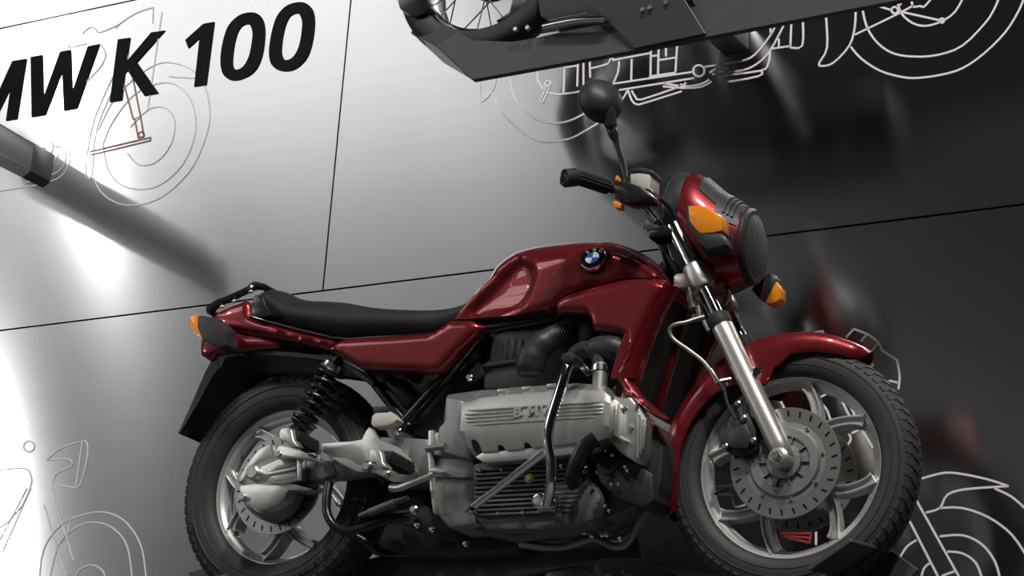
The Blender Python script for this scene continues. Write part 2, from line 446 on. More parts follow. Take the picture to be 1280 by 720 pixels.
for y in (-.066, .066):
    disc(FAX, y, .1425, .098, putF, fw, 26, (.118, .134))
    sgn = -1 if y < 0 else 1
    putF('disc_carrier', lathe([(.104, y), (.104, y+sgn*.003), (.092, y+sgn*.004), (.086, y+sgn*.010), (.066, y+sgn*.011), (.062, y+sgn*.006), (.046, y+sgn*.006), (.043, y+sgn*.016), (.026, y+sgn*.018), (.0, y+sgn*.018)], FAX, (0, 1, 0), 48, ref=(1, 0, 0)), 'grey_cast', fw, angle=25)
    bm_ = MB()
    for i in range(8):
        a = 2*PI*i/8+.2; p = FAX+Vector((math.cos(a)*.098, y, math.sin(a)*.098))
        bm_.add(lathe([(0, sgn*.008), (.004, sgn*.008), (.005, sgn*.003), (.005, 0)], p, (0, 1, 0), 10))
    putF('disc_rivets', (bm_.v, bm_.f), 'bolt_steel', fw)['kind'] = 'stuff'
    rb_ = MB()
    for i in range(10):
        a = 2*PI*i/10; e = Vector((math.cos(a), 0, math.sin(a)))
        rot = Matrix(((math.cos(a), 0, -math.sin(a)), (0, 1, 0), (math.sin(a), 0, math.cos(a))))
        rb_.add(box(FAX+e*.055+Vector((0, y+sgn*.009, 0)), .02, .006, .003, rot))
    putF('carrier_ribs', (rb_.v, rb_.f), 'grey_cast', fw, smooth=False)['kind'] = 'stuff'
disc(RAX, -.058, .1425, .10, putR, rw, 26, (.118, .134))
putR('disc_carrier', lathe([(.104, -.058), (.104, -.062), (.09, -.064), (.08, -.07), (.0, -.07)], RAX, (0, 1, 0), 48), 'silver_cast', rw)
# tyre lettering on the rear sidewall
def arc_text(body, ang0, step, r, size, ax, y, put, parent):
    mb = MB()
    for i, ch in enumerate(body):
        if ch == ' ': continue
        a = ang0+i*step
        v, f = text_mesh(ch, size, .0008)
        e = Vector((math.cos(a), 0, math.sin(a))); t = Vector((-math.sin(a), 0, math.cos(a)))
        # letters read with their feet towards the rim's outside when below the axle
        mb.add(([Vector(ax)+e*(r-p.y)+t*(p.x)+Vector((0, y-p.z, 0)) for p in v], f))
    q = put('lettering', (mb.v, mb.f), 'tyre_text', parent, smooth=False); return q
arc_text('BRIDGESTONE', math.radians(203), math.radians(3.1), .300, .020, RAX, -.0655, putR, rw)['label'] = 'BRIDGESTONE moulded on the tyre sidewall'
arc_text('BATTLAX BT45', math.radians(276), math.radians(3.6), .286, .021, RAX, -.0655, putR, rw)['label'] = 'BATTLAX BT45 moulded on the tyre sidewall'

# ---- front fork ---------------------------------------------------
fa, fb = U(847, 292, -.095), U(973, 555, -.095)
fd = (fb-fa).normalized()
L = (fb-fa).length
def both(fn):
    for side in (0, 1): fn((lambda p: Vector(p)) if side == 0 else mirS, side)
def fork(X, side):
    nm = 'fork_leg'
    at = lambda t: X(fa+fd*(L*t))
    t_seal = .448
    leg = obj(nm, *tube([at(t_seal), at(t_seal+.02), at(.55), at(.80), at(1.0), at(1.06), at(1.075)], [.0275, .0290, .0275, .0265, .0265, .024, .014], 24), 'fork_silver', bike, angle=50)
    obj('stanchion', *tube([at(-.04), at(.46)], .0205, 24), 'chrome', leg, angle=60)
    obj('fork_seal', *tube([at(t_seal-.045), at(t_seal-.03), at(t_seal), at(t_seal+.012)], [.026, .031, .031, .029], 24), 'black_rubber', leg)
    obj('lower_clamp', *tube([at(.165), at(.175), at(.265), at(.275)], [.029, .032, .032, .029], 24), 'silver_cast', leg)
    q = X(fa+fd*(L*1.0)); ax_ = S(FAX+Vector((0, -.095 if side == 0 else .095, 0)))
    obj('axle_lug', *loft([[q+Vector((a*.022, 0, b*.022))+Vector((0, s_, 0)) for s_ in (0,) for a, b in ((-1, 0), (0, 1), (1, 0), (0, -1))] for q in (q-Vector((.0, 0, -.02)), ax_)]), 'fork_silver', leg, bevel=.004)
    sg = -1 if side == 0 else 1
    obj('axle_clamp', *lathe([(0, sg*.03), (.018, sg*.03), (.026, sg*.024), (.027, -sg*.025), (0, -sg*.025)], ax_, (0, 1, 0), 24), 'fork_silver', leg)
    obj('axle_nut', *lathe([(0, sg*.046), (.010, sg*.046), (.012, sg*.043), (.012, sg*.03)], ax_, (0, 1, 0), 6), 'bolt_steel', leg, angle=20)
both(fork)
at = lambda t, o=0: fa+fd*(L*t)
# fork brace clamp, stem and yokes
lo_n, lo_f = at(.22), mirS(at(.22)); up_n, up_f = at(-.01), mirS(at(-.01))
obj('lower_yoke', *box((lo_n+lo_f)/2+Vector((-.03, 0, .0)), .075, .2, .045), 'silver_cast', bike, bevel=.012)
obj('upper_yoke', *box((up_n+up_f)/2+Vector((-.03, 0, .0)), .08, .23, .03), 'black_satin', bike, bevel=.01)
obj('steering_head', *tube([(lo_n+lo_f)/2+Vector((-.055, 0, -.02)), (up_n+up_f)/2+Vector((-.055, 0, .01))], .035, 20), 'black_satin', bike)
# black sleeve that covers the near tube from behind
obj('headlight_bracket', *prism([U(a, b, -.07) for a, b in ((826, 250), (838, 246), (872, 330), (880, 345), (862, 352), (838, 322), (828, 290))], [U(a, b, -.07)+Vector((0, .14, 0)) for a, b in ((826, 250), (838, 246), (872, 330), (880, 345), (862, 352), (838, 322), (828, 290))]), 'black_satin', bike, bevel=.006)
# caliper
def caliper(X, side):
    P = [U(a, b, -.105) for a, b in ((911, 520), (922, 514), (935, 516), (944, 536), (945, 562), (928, 571), (906, 564), (902, 550))]
    v, f = prism([X(p) for p in P], [X(p+Vector((0, .055, 0))) for p in P])
    c = obj('brake_caliper', v, f, 'black_plastic', bike, bevel=.006)
    P2 = [U(a, b, -.118) for a, b in ((912, 536), (932, 528), (940, 545), (934, 561), (912, 560), (907, 550))]
    v, f = prism([X(p) for p in P2], [X(p+Vector((0, .03, 0))) for p in P2]); obj('caliper_body', v, f, 'black_plastic', c, bevel=.006)
    for a, b in ((920.5, 504), (927.5, 522), (905, 557.5), (940, 550)):
        p = U(a, b, -.118); v, f = lathe([(0, 0), (.005, .0), (.0055, .004), (.009, .006), (.009, .016), (0, .016)], p, (0, 1, 0), 12)
        obj('bolt', [X(q) for q in v], f, 'bolt_steel', c)
    p0, p1 = U(921, 504, -.10), U(928, 522, -.10)
    v, f = tube([p0, p1], .012, 10); obj('caliper_lug', [X(q) for q in v], f, 'black_plastic', c)
both(caliper)
ptube('brake_line', [(880, 396, -.10), (869, 399, -.115), (857, 403, -.13), (843, 406, -.14), (837, 413, -.14), (842, 424, -.135), (860, 437, -.13), (877, 450, -.125), (888, 463, -.12), (897, 477, -.115)], .0055, 'braided_line', bike, 10)
ptube('brake_hose', [(897, 477, -.115), (905, 487, -.118), (908, 500, -.12), (913, 512, -.12), (920, 524, -.12)], .0045, 'black_rubber', bike, 8)
ptube('hose_fitting', [(888, 462, -.12), (893, 470, -.118), (898, 479, -.115)], .0075, 'bolt_steel', bike, 10)
mb = MB()
mb.add(tube([U(866, 398, -.1), U(878, 392, -.1)], .010, 12)); mb.add(tube([U(875, 400, -.1), U(872, 384, -.1)], .012, 12)); mb.add(tube([U(880, 402, -.1), U(887, 414, -.1)], .008, 10))
mb.build('line_junction', 'bolt_steel', bike)
mb = MB(); mb.add(tube([U(866, 352, -.08), U(868, 386, -.08)], .016, 12)); mb.add(box(U(869, 366, -.075), .03, .03, .05)); mb.build('horn_bracket', 'silver_cast', bike)
ptube('clutch_cable', [(900, 352, 0), (908, 358, -.02), (912, 372, -.03), (906, 384, -.04), (900, 392, -.02)], .006, 'black_rubber', bike, 8)
mb = MB(); mb.add(tube([U(899, 477, -.11), U(914, 474, -.095)], .006, 8)); mb.build('line_clip', 'bolt_steel', bike)
mb = MB(); mb.add(tube([U(936, 458, -.10), U(950, 466, -.10)], .007, 10)); mb.add(tube([U(946, 464, -.115), U(946, 464, -.09)], .010, 12)); mb.build('fender_bolt', 'bolt_steel', bike)

# ---- front fender -------------------------------------------------
def fender():
    secs = []; N = 44
    key = [(57, .356, .018, .030), (62, .3575, .036, .052), (75, .358, .046, .062), (88, .356, .056, .066), (98, .354, .085, .068), (106, .352, .125, .069), (116, .350, .105, .070), (126, .348, .075, .070), (140, .346, .060, .070), (160, .344, .050, .068), (180, .343, .045, .066), (194, .343, .038, .06), (201, .343, .022, .045)]
    def lerp(a, k):
        for p, q in zip(key, key[1:]):
            if p[0] <= a <= q[0]:
                t = (a-p[0])/(q[0]-p[0]); t = t*t*(3-2*t); return p[k]+(q[k]-p[k])*t
        return key[-1][k]
    for i in range(N+1):
        a = 57+(201-57)*i/N; R_, dp, hw = lerp(a, 1), lerp(a, 2), lerp(a, 3)
        e = Vector((math.cos(math.radians(a)), 0, math.sin(math.radians(a))))
        out = []; inn = []
        for k in range(17):
            s_ = -1+2*k/16; t = abs(s_)
            if t < .55: y = s_/.55*hw*.86; r = R_-(y/hw)**2*.016
            else:
                u = (t-.55)/.45; y = math.copysign(hw*(.86+.14*min(1, u*2.2)), s_); r = R_-.012-u*dp
            out.append(FAX+e*r+Vector((0, y, 0))); inn.append(FAX+e*(r-.004)+Vector((0, y*.95, 0)))
        secs.append(out+inn[::-1])
    v, f = loft(secs)
    return obj('front_fender', [S(p) for p in v], f, 'red_paint', bike, angle=40)
fender()['label'] = 'dark red front fender over the tyre'

# ---- fuel tank ----------------------------------------------------
TY = -.105
tank_px = [(568, 399), (568, 399), (583.6, 378.5), (605, 356), (623.7, 337.5), (647.3, 319.5), (673, 312), (711, 308), (760.6, 306.3), (784, 308.4), (807.8, 319.5), (819, 329), (822, 338), (821, 346), (810, 347.5), (800.7, 347), (784, 348), (756, 355.5), (725, 363), (706, 372), (699, 379), (692, 385), (692, 385), (668, 389), (649.7, 392), (641, 394), (600, 397.5)]
def tank_base(x): return .125+.055*max(0, min(1, (x-.62)/.30))-.03*max(0, (x-1.05)/.15)
def tank_e(x, z):
    t = max(0, min(1, (.915-z)/.125)); t = t*t*(3-2*t)
    return min(.055+.10*t, tank_base(x)-.012)
def Ue(px, py, e):
    y = -.1
    for _ in range(8): q = U(px, py, y); y = -e(q.x, q.z)
    return q
tp_ = [(p.x, p.z) for p in catmull([Vector((q.x, 0, q.z)) for q in (Ue(a, b, tank_e) for a, b in tank_px)], 3, True)]
kc = pxpoly([(570, 398), (626, 339), (649, 322), (668, 328), (676, 344), (674, 358), (650, 391)], -.13, 3)
KP = np.array(kc); KQ = np.roll(KP, -1, 0)
def kdist(x, z):
    p = np.array((x, z)); ab = KQ-KP; t = np.clip(((p-KP)*ab).sum(1)/np.maximum((ab*ab).sum(1), 1e-12), 0, 1)
    d = np.sqrt((((KP+ab*t[:, None])-p)**2).sum(1).min()); c = False
    for a, b in zip(KP, KQ):
        if (a[1] > z) != (b[1] > z) and x < (b[0]-a[0])*(z-a[1])/(b[1]-a[1])+a[0]: c = not c
    return d if c else -d
def tank_w(x, z):
    hw = tank_base(x)
    k = kdist(x, z)
    if k > 0: hw -= .030*min(1, k/.022)
    return hw
v, f = inflate(tp_, .17, tank_e, .105, .0145, fn=tank_w)
tank = obj('fuel_tank', v, f, 'red_paint', bike, angle=60); tank['label'] = 'glossy dark red fuel tank with knee scoops'
obj('filler_cap', *lathe([(0, .012), (.03, .012), (.036, .008), (.038, 0)], Vector((.93, 0, .945)), (0, .0, 1), 28), 'black_satin', tank)
# roundel
from mathutils.bvhtree import BVHTree
_bv = BVHTree.FromPolygons([v_.co for v_ in tank.data.vertices], [tuple(p_.vertices) for p_ in tank.data.polygons])
def on_tank(px, py): return _bv.ray_cast(CB, (BMT @ ray(px, py)).normalized())[:2]
bp = on_tank(742, 325)[0]
bn = sum((on_tank(742+a_, 324.5+b_)[1] for a_ in (-9, 0, 9) for b_ in (-4, 0, 5)), Vector()).normalized(); bn = (bn+Vector((0, -.78, .62))*1.3).normalized(); bp = bp+bn*.006
bx = (Vector((1, 0, 0))-bn*bn.x).normalized(); bz = bn.cross(bx)*-1
if bz.z < 0: bz = -bz
def roundel(a0, a1, r0, r1, h):
    n = 14; P = []; 
    for i in range(n+1):
        t = a0+(a1-a0)*i/n; P.append((t, r0, r1))
    fr = [bp+(bx*math.cos(t)+bz*math.sin(t))*q for t, q in [(t, r1) for t, _, _ in P]+([(t, r0) for t, _, _ in P[::-1]] if r0 else [(0, 0)])]
    return prism([p+bn*h for p in fr], [p-bn*.01 for p in fr])
badge = obj('badge', *lathe([(0, .003), (.030, .003), (.0345, .0015), (.035, -.022)], bp, bn, 36), 'black_enamel', tank); badge['label'] = 'round blue and white roundel'
for k in range(4):
    obj('badge_quarter', *roundel(k*PI/2, (k+1)*PI/2, 0, .019, .0042), 'white_enamel' if k % 2 == 0 else 'blue_enamel', badge, smooth=False)
obj('badge_rim', *lathe([(.0345, .001), (.0355, .003), (.0365, .001), (.0365, -.01)], bp, bn, 40), 'chrome', badge)
for i, ch in enumerate('BMW'):
    a = math.radians(132-42*i); v, f = text_mesh(ch, .012, .0004)
    e = bx*math.cos(a)+bz*math.sin(a); t = bx*math.sin(a)-bz*math.cos(a)
    obj('lettering', [bp+e*(.0225+p.y)+t*p.x+bn*(.0036+p.z) for p in v], f, 'white_enamel', badge, smooth=False)

# ---- seat and tail ------------------------------------------------
seat_px = [(310, 377), (316, 366), (326, 360), (336, 358.3), (351, 361.4), (367, 369), (385, 372.5), (428, 375), (460, 381), (500, 383.5), (535, 383.5), (560, 380.5), (580, 373), (594, 365), (590, 372), (578, 387), (567, 400), (552, 409.5), (537, 416.5), (500, 420), (460, 422), (437, 424), (416, 422), (373, 412), (333, 401), (311, 393)]
def seat_w(x, z): return .105+.045*math.sin(PI*min(1, max(0, (x+.15)/.75)))+.01
v, f = inflate(pxpoly(seat_px, -.13, 2), .15, .10, .06, .016, fn=seat_w)
seat = obj('seat', v, f, 'seat_vinyl', bike, angle=60); seat['label'] = 'stepped black vinyl seat'
ext('seat_dent_shade', [(317, 371), (325, 369), (331, 381), (338, 393), (328, 396), (314, 391)], -.158, -.12, 'black_satin', seat, .002, 2)  # darker raised patch paints the shade of a dent; the seat is not hollowed
ext('seat_trim', [(311, 392), (333, 399.5), (373, 410.5), (416, 420.5), (437, 422.5), (460, 420.5), (500, 418.5), (537, 415), (537, 418), (500, 421.5), (460, 423.5), (437, 425.5), (416, 423.5), (373, 413.5), (333, 402.5), (310, 394)], -.142, .142, 'black_satin', seat, .001)
tail_px = [(259, 394), (266, 389), (285, 380), (305, 373), (311, 378), (313, 393), (333, 401), (373, 412), (416, 422), (430, 427), (420, 434), (414, 439), (373, 429), (330, 421), (281, 413), (275, 411)]
v, f = inflate(pxpoly(tail_px, -.135, 0), .145, .115, .03, .016, fn=lambda x, z: .118+.03*min(1, max(0, (x+.35)/.35)))
tail = obj('tail_section', v, f, 'red_paint', bike, angle=50); tail['label'] = 'dark red tail section under the seat'
lo_px = [(249, 427), (258, 418), (281, 413), (330, 421), (351.5, 427), (349, 433), (342, 435), (300, 439), (268, 442.5), (262, 451), (250, 444)]
v, f = inflate(pxpoly(lo_px, -.125), .128, .115, .015, .018)
obj('tail_skirt', v, f, 'red_paint', tail, angle=50)
ext('tail_light', [(250, 405), (262, 400), (266, 430), (251, 432)], -.09, .09, 'red_paint', tail, .004)
rail = MB()
P = [(262, 388, -.12), (272, 380, -.125), (292, 371, -.12), (310, 362.5, -.11), (319, 357.5, -.09), (330, 359, -.07)]
near = [U(*p) for p in P]
rail.add(tube(near, [.014, .013, .011, .011, .013, .011], 10, 4)); rail.add(tube([mir(p) for p in near], [.014, .013, .011, .011, .013, .011], 10, 4))
rail.add(tube([near[0], mir(near[0])], .012, 10)); rail.add(tube([near[-1], mir(near[-1])], .011, 10))
rail.build('grab_rail', 'black_satin', bike)
for a, b in ((276, 383), (291, 376), (312, 364)): bolt(rail and bike.children[-1], a, b, -.135, .006, 'bolt_steel', .004)
# turn signals
def signal(nm, body, lens, y0, y1, X=lambda p: Vector(p)):
    P = [U(a, b, y0) for a, b in body]; v, f = prism([X(p) for p in P], [X(p+Vector((0, y1-y0, 0))) for p in P])
    o = obj('turn_signal', v, f, 'black_plastic', bike, bevel=.006)
    P = [U(a, b, y0-.002) for a, b in lens]; v, f = prism([X(p) for p in P], [X(p+Vector((0, y1-y0-.004, 0))) for p in P])
    q = obj('lens', v, f, 'amber', o, bevel=.004); q['label'] = 'amber plastic lens'
    return o
rb = [(245.5, 394), (251, 393.5), (270.5, 398), (280, 409), (283, 431), (271, 435), (252, 424.5), (246, 410)]
rl = [(234.5, 398), (240, 394), (246.5, 393), (246.5, 410), (252.5, 424), (243, 416), (237.5, 408)]
o = signal('rear', rb, rl, -.215, -.15)
signal('rear', rb, rl, -.215, -.15, mir)
# side covers
sc = [(415.5, 438), (421, 431), (428, 427), (437, 425), (460, 423.5), (500, 421.5), (540, 418), (554, 410), (566, 402), (592, 401.5), (606, 409), (603, 414), (575, 440), (552, 465), (540, 466.5), (490, 464.5), (452, 462)]
vf = inflate(pxpoly(sc, -.15), .020, .0, .016, .016, 'near', -.15, .02)
obj('side_cover', *vf, 'red_paint', bike, angle=45)['label'] = 'dark red side cover below the seat'
obj('side_cover', *mirrored(vf), 'red_paint', bike, angle=45)

# ---- rear fender, frame -------------------------------------------
def rfender():
    secs = []
    prof = [U(223, 542, -.11), U(242, 500, -.11), U(264, 452, -.11), U(285, 443, -.10), U(330, 440, -.10), U(380, 443, -.10), U(430, 452, -.10), U(470, 480, -.10)]
    prof = catmull(prof, 3)
    n = len(prof)
    for i, p in enumerate(prof):
        d = (prof[min(i+1, n-1)]-prof[max(i-1, 0)]).normalized(); nn = Vector((d.z, 0, -d.x))
        if nn.dot(Vector((0, 0, .333))-Vector((p.x, 0, p.z))) < 0: nn = -nn
        fl = .004+.045*min(1, i/8) if i < 9 else .012
        a = Vector((p.x, 0, p.z))
        secs.append([a+Vector((0, -.112, 0)), a+Vector((0, .112, 0)), a+Vector((0, .112, 0))+nn*fl, a+Vector((0, .106, 0))+nn*fl, a+Vector((0, .106, 0))+nn*.006, a+Vector((0, -.106, 0))+nn*.006, a+Vector((0, -.106, 0))+nn*fl, a+Vector((0, -.112, 0))+nn*fl])
    return obj('rear_fender', *loft(secs), 'black_plastic', bike, angle=30)
rfender()['label'] = 'long matt black rear mudguard'
mb = MB()
for a in (-.09, .09):
    mb.add(tube([U(606, 412, a), U(560, 468, a), U(503, 532, a)], .0175, 12)); mb.add(tube([U(458, 466, a), U(484, 500, a), U(512, 534, a)], .013, 12))
    mb.add(tube([U(820, 350, a*.5), U(700, 396, a), U(606, 412, a), U(440, 436, a)], .016, 12)); mb.add(tube([U(440, 440, a), U(350, 428, a), U(280, 425, a)], .012, 12))
mb.add(tube([U(503, 532, -.09), U(503, 532, -.09)+Vector((0, .18, 0))], .016, 12))
mb.build('frame', 'black_satin', bike, angle=60)['label'] = 'black tubular frame'
ext('battery_box', [(452, 464), (548, 466), (600, 418), (604, 470), (566, 500), (548, 540), (512, 540)], -.055, .12, 'black_plastic', bike, .008)
ext('tray_cover', [(478, 478), (492, 470), (520, 496), (508, 512)], -.075, -.05, 'black_satin', bike, .004)
bolt(bike, 585, 471, -.12, .010, 'bolt_steel'); bolt(bike, 461, 541, -.17, .0165); bolt(bike, 495, 538, -.15, .011); bolt(bike, 457, 582, -.19, .0165); bolt(bike, 481, 591, -.19, .010)

# ---- shock --------------------------------------------------------
sa, sb = U(424, 447, -.115), U(372, 540, -.115)
sd = sb-sa
sh = obj('rear_shock', *tube([sa, sa+sd*.08, sa+sd*.9, sb], [.012, .016, .016, .012], 14), 'black_satin', bike)
a, b, d = frame_of(sd); P = []
for i in range(7*16+1):
    t = i/(7*16); an = 2*PI*7*t; P.append(sa+sd*(.17+.70*t)+(a*math.cos(an)+b*math.sin(an))*(.035-.004*t))
obj('spring', *tube(P, .0062, 8), 'black_satin', sh)['label'] = 'glossy black coil spring'
obj('spring_collar', *tube([sa+sd*.07, sa+sd*.09, sa+sd*.15, sa+sd*.17], [.026, .034, .036, .038], 20), 'bolt_steel', sh)
obj('spring_seat', *tube([sa+sd*.88, sa+sd*.9, sa+sd*.95], [.036, .034, .018], 20), 'black_satin', sh)
obj('shock_eye', *lathe([(0, -.02), (.018, -.02), (.018, .02), (0, .02)], sb, (0, 1, 0), 16), 'black_satin', sh)

# ---- radiator and its shrouds -------------------------------------
SY = -.175
sh_px = [(697, 382), (703, 375), (713, 369), (730, 363.5), (756, 356.5), (784, 350.5), (808, 349), (826, 352), (836, 359), (832, 367), (824, 381), (811, 408), (800, 432), (791, 459), (788, 474), (802, 494), (820, 510), (838, 524), (836, 530), (818, 521), (800, 508), (783, 492), (770, 470), (772, 464), (777, 459), (783, 445), (786.5, 432), (785, 424), (779.5, 419.5), (743, 414.5), (739.4, 400), (734.6, 394), (697, 392.7)]
vf = inflate(pxpoly(sh_px, SY), .022, .0, .022, .011, 'near', SY, .015)
s1 = obj('radiator_shroud', *vf, 'red_paint', bike, angle=50); s1['label'] = 'dark red radiator shroud with a bright leading edge'
obj('radiator_shroud', *mirrored(vf), 'red_paint', bike, angle=50)
# rounded leading edge in front of the side plate
ed = [U(833, 357, SY), U(822, 381, SY), U(809, 408, SY), U(798, 434, SY), U(790, 460, SY), U(787, 474, SY)]
def edge(X):
    secs = []
    for p in catmull(ed, 3):
        secs.append([X(p+Vector((-.045, -.018, 0))), X(p+Vector((-.012, -.019, 0))), X(p+Vector((.012, -.008, 0))), X(p+Vector((.024, .012, 0))), X(p+Vector((.022, .03, 0))), X(p+Vector((-.01, .03, 0))), X(p+Vector((-.045, .01, 0)))])
    return loft(secs)
obj('shroud_edge', *edge(lambda p: p), 'red_paint', s1, angle=60)
obj('shroud_edge', *edge(mir), 'red_paint', [o for o in bike.children if o.name.startswith('radiator_shroud')][1], angle=60)
# radiator: leaning core between the shrouds
rt, rbm = U(826, 376, -.145), U(797, 474, -.145)
rx = (rbm-rt); rn = Vector((-rx.z, 0, rx.x)).normalized()
if rn.x < 0: rn = -rn
rd = rx.normalized(); HL = rx.length
def rquad(y0, y1, s0, s1, d0, d1):
    P = [rt+rd*s0, rt+rd*s1]; c = [Vector((p.x, 0, p.z)) for p in P]
    fr = [c[0]+Vector((0, y0, 0)), c[0]+Vector((0, y1, 0)), c[1]+Vector((0, y1, 0)), c[1]+Vector((0, y0, 0))]
    return prism([p+rn*d1 for p in fr], [p+rn*d0 for p in fr])
HB = HL+.075
rad = obj('radiator', *rquad(-.155, .155, -.02, HB, -.05, .0), 'radiator_mesh', bike, smooth=False); rad['label'] = 'black radiator core behind a red frame'
for nm, q in (('grille_bar', rquad(-.012, .012, -.02, HB, -.002, .014)), ('grille_bar', rquad(-.17, -.145, HB*.55, HB+.01, -.02, .014)), ('grille_bar', rquad(.135, .165, -.02, HB+.01, -.02, .016)), ('grille_sill', rquad(-.17, .17, HB-.012, HB+.02, -.03, .016)), ('grille_header', rquad(-.17, .17, -.05, -.02, -.03, .014))):
    obj(nm, *q, 'red_paint', rad, bevel=.005)

# ---- headlight cowl -----------------------------------------------
HC = S((1.375, 0, .928))
hd = SROT @ Vector((1, 0, -.03)); hd.normalize(); hy = SROT @ Vector((0, 1, 0)); hz = hd.cross(hy) * -1
if hz.z < 0: hz = -hz
def sec(d, zc, hw, zt, zb, n=28, e=2.6, wt=.7):     # d along the lamp axis from the lens plane, widths narrowing to the top
    out = []
    for k in range(n):
        t = 2*PI*k/n; cx, sz = math.cos(t), math.sin(t)
        x = math.copysign(abs(cx)**(2/e), cx)*hw; z = math.copysign(abs(sz)**(2/e), sz)
        z = z*(zt if z > 0 else zb); tt = max(0, z/zt) if zt else 0
        out.append(HC+hd*d+hy*(x*(1-(1-wt)*tt))+hz*(zc+z))
    return out
CW = [(.0, .0, .098, .098, .098, 2.0, 1), (-.012, 0, .104, .104, .104, 2.05, 1), (-.045, .010, .110, .114, .130, 2.2, .95), (-.085, .035, .118, .120, .165, 2.4, .85), (-.125, .065, .122, .125, .13, 2.7, .78), (-.155, .085, .122, .12, .09, 3, .75), (-.17, .09, .118, .11, .08, 3, .75)]
def csec(i, g=0): 
    d, zc, hw, zt, zb, e, wt = CW[i]; return sec(d, zc, hw+g, zt+g, zb+g, 36, e, wt)
cowl = obj('headlight_cowl', *loft([csec(i) for i in range(7)], cap=False), 'red_paint', bike, angle=40); cowl['label'] = 'dark red headlight cowl with black inserts'
obj('headlight_rim', *lathe([(.080, .012), (.094, .012), (.1005, .006), (.102, -.006), (.098, -.014)], HC, hd, 48), 'black_plastic', cowl)
obj('reflector_bowl', *lathe([(.0, -.055), (.03, -.05), (.06, -.03), (.085, .0)], HC, hd, 40), 'reflector', cowl)
obj('headlight_bulb', *lathe([(0, -.01), (.012, -.012), (.012, -.05), (0, -.05)], HC, hd, 16), 'chrome', cowl)
gl = obj('headlight_glass', *lathe([(.0, .030), (.03, .028), (.06, .022), (.08, .014), (.089, .008), (.089, .004), (.08, .009), (.06, .017), (.03, .023), (0, .025)], HC, hd, 40), 'lens_glass', cowl); gl['label'] = 'round fluted headlight glass'
for i in range(9):
    yy = (i-4)*.018; hh_ = math.sqrt(max(.0001, .086**2-yy**2)); P = []
    for k in range(9):
        z_ = hh_*(-1+2*k/8); r_ = math.hypot(yy, z_); P.append(HC+hd*(.0305-.0225*(r_/.089)**2)+hy*yy+hz*z_)
    obj('lens_flute', *tube(P, .0016, 6), 'lens_glass', cowl)
# instrument hood and top insert
obj('instrument_hood', *loft([sec(-.168, .105, .105, .098, .075, 28, 3, .72), sec(-.19, .112, .105, .10, .08, 28, 3, .72), sec(-.215, .115, .10, .095, .08, 28, 3, .72), sec(-.228, .115, .085, .08, .065, 28, 3, .72)]), 'black_plastic', bike, angle=40)
def insert(a0, a1, d0, d1, g, name, mt):
    secs = []
    for i in range(9):
        d = d0+(d1-d0)*i/8
        # interpolate cowl sections
        k = max(j for j in range(7) if CW[j][0] >= d-1e-9); k = min(k, 5)
        t = (d-CW[k][0])/(CW[k+1][0]-CW[k][0]); pr = [CW[k][m_]+(CW[k+1][m_]-CW[k][m_])*t for m_ in range(7)]
        full = sec(pr[0], pr[1], pr[2]+g, pr[3]+g, pr[4]+g, 72, pr[5], pr[6]); inner = sec(pr[0], pr[1], pr[2]-.004, pr[3]-.004, pr[4]-.004, 72, pr[5], pr[6])
        k0, k1 = int(a0/5), int(a1/5)
        secs.append([full[q % 72] for q in range(k0, k1+1)]+[inner[q % 72] for q in range(k1, k0-1, -1)])
    return obj(name, *loft(secs), mt, cowl, angle=40)
insert(10, 172, -.008, -.07, .003, 'cowl_insert', 'black_plastic'); insert(24, 156, -.068, -.122, .003, 'cowl_insert', 'black_plastic')
for k in range(3): insert(60, 165 if False else 160, -.020-.012*k, -.027-.012*k, .008, 'insert_rib', 'black_plastic')
insert(184, 214, -.012, -.10, .004, 'cowl_insert', 'black_plastic')
# front signals
fb_ = [(858, 256), (862, 256), (882, 292), (902, 291), (908, 305), (900, 309), (883, 312), (872, 302), (856, 276)]
fl_ = [(859.6, 258), (864, 256.5), (881, 258), (902, 269.5), (903, 288), (890, 291), (875, 292), (868, 285), (861, 275)]
o1 = signal('front', fb_, fl_, -.165, -.11)
o2 = signal('front', [(938, 362), (945, 352), (960, 341), (968, 342), (972, 350), (968, 365), (957, 378), (948, 372)], [(956, 379), (962, 366), (970, 351), (976, 360), (976, 374), (966, 379)], .125, .17)
for X in (lambda p: p, mirS):
    obj('signal_stalk', *tube([X(U(884, 300, -.135)), X(U(884, 300, -.09))], [.02, .026], 12), 'black_plastic', o1 if X is not mirS else o2)

# ---- handlebar and controls ---------------------------------------
g0, g1, g2 = U(706, 224, -.36), U(759, 235, -.255), U(812, 262, -.12)
ctr = S(Vector((1.17, 0, 1.0)))
near = [U(717, 222, -.345), U(742, 229, -.295), g1, U(785, 243, -.20), U(806, 260, -.12), U(818, 276, -.05)]
far = [mirS(p) for p in near]
hb = obj('handlebar', *tube(near+far[::-1], .0115, 12, 4), 'black_satin', bike, angle=60); hb['label'] = 'black handlebar'
def grip(X, nm):
    A, B = U(722, 221.5, -.335), U(760, 234, -.255)
    d = (B-A); n_ = 26; secs = []
    a, b, dd = frame_of(d)
    v = []; f = []
    for i, t in enumerate((0, .03, .97, 1)):
        P = []
        for k in range(56):
            r = (.0200 if k % 4 in (0, 1) else .0180)*(1 if 0 < i < 3 else .9); an = 2*PI*k/56
            P.append(X(A+d*t+(a*math.cos(an)+b*math.sin(an))*r))
        secs.append(P)
    g = obj('grip', *loft(secs), 'black_rubber', hb, angle=30); g['label'] = 'ribbed black rubber grip'
    E0 = U(704.5, 222.5, -.365)
    obj('bar_end_weight', *tube([X(E0), X(E0+d*.03), X(E0+(A-E0)*.85), X(A)], [.019, .0240, .0240, .0215], 24), 'black_plastic', g)
    obj('bar_end_ring', *tube([X(E0-dd*.002), X(E0)], [.010, .011], 16), 'black_satin', g)
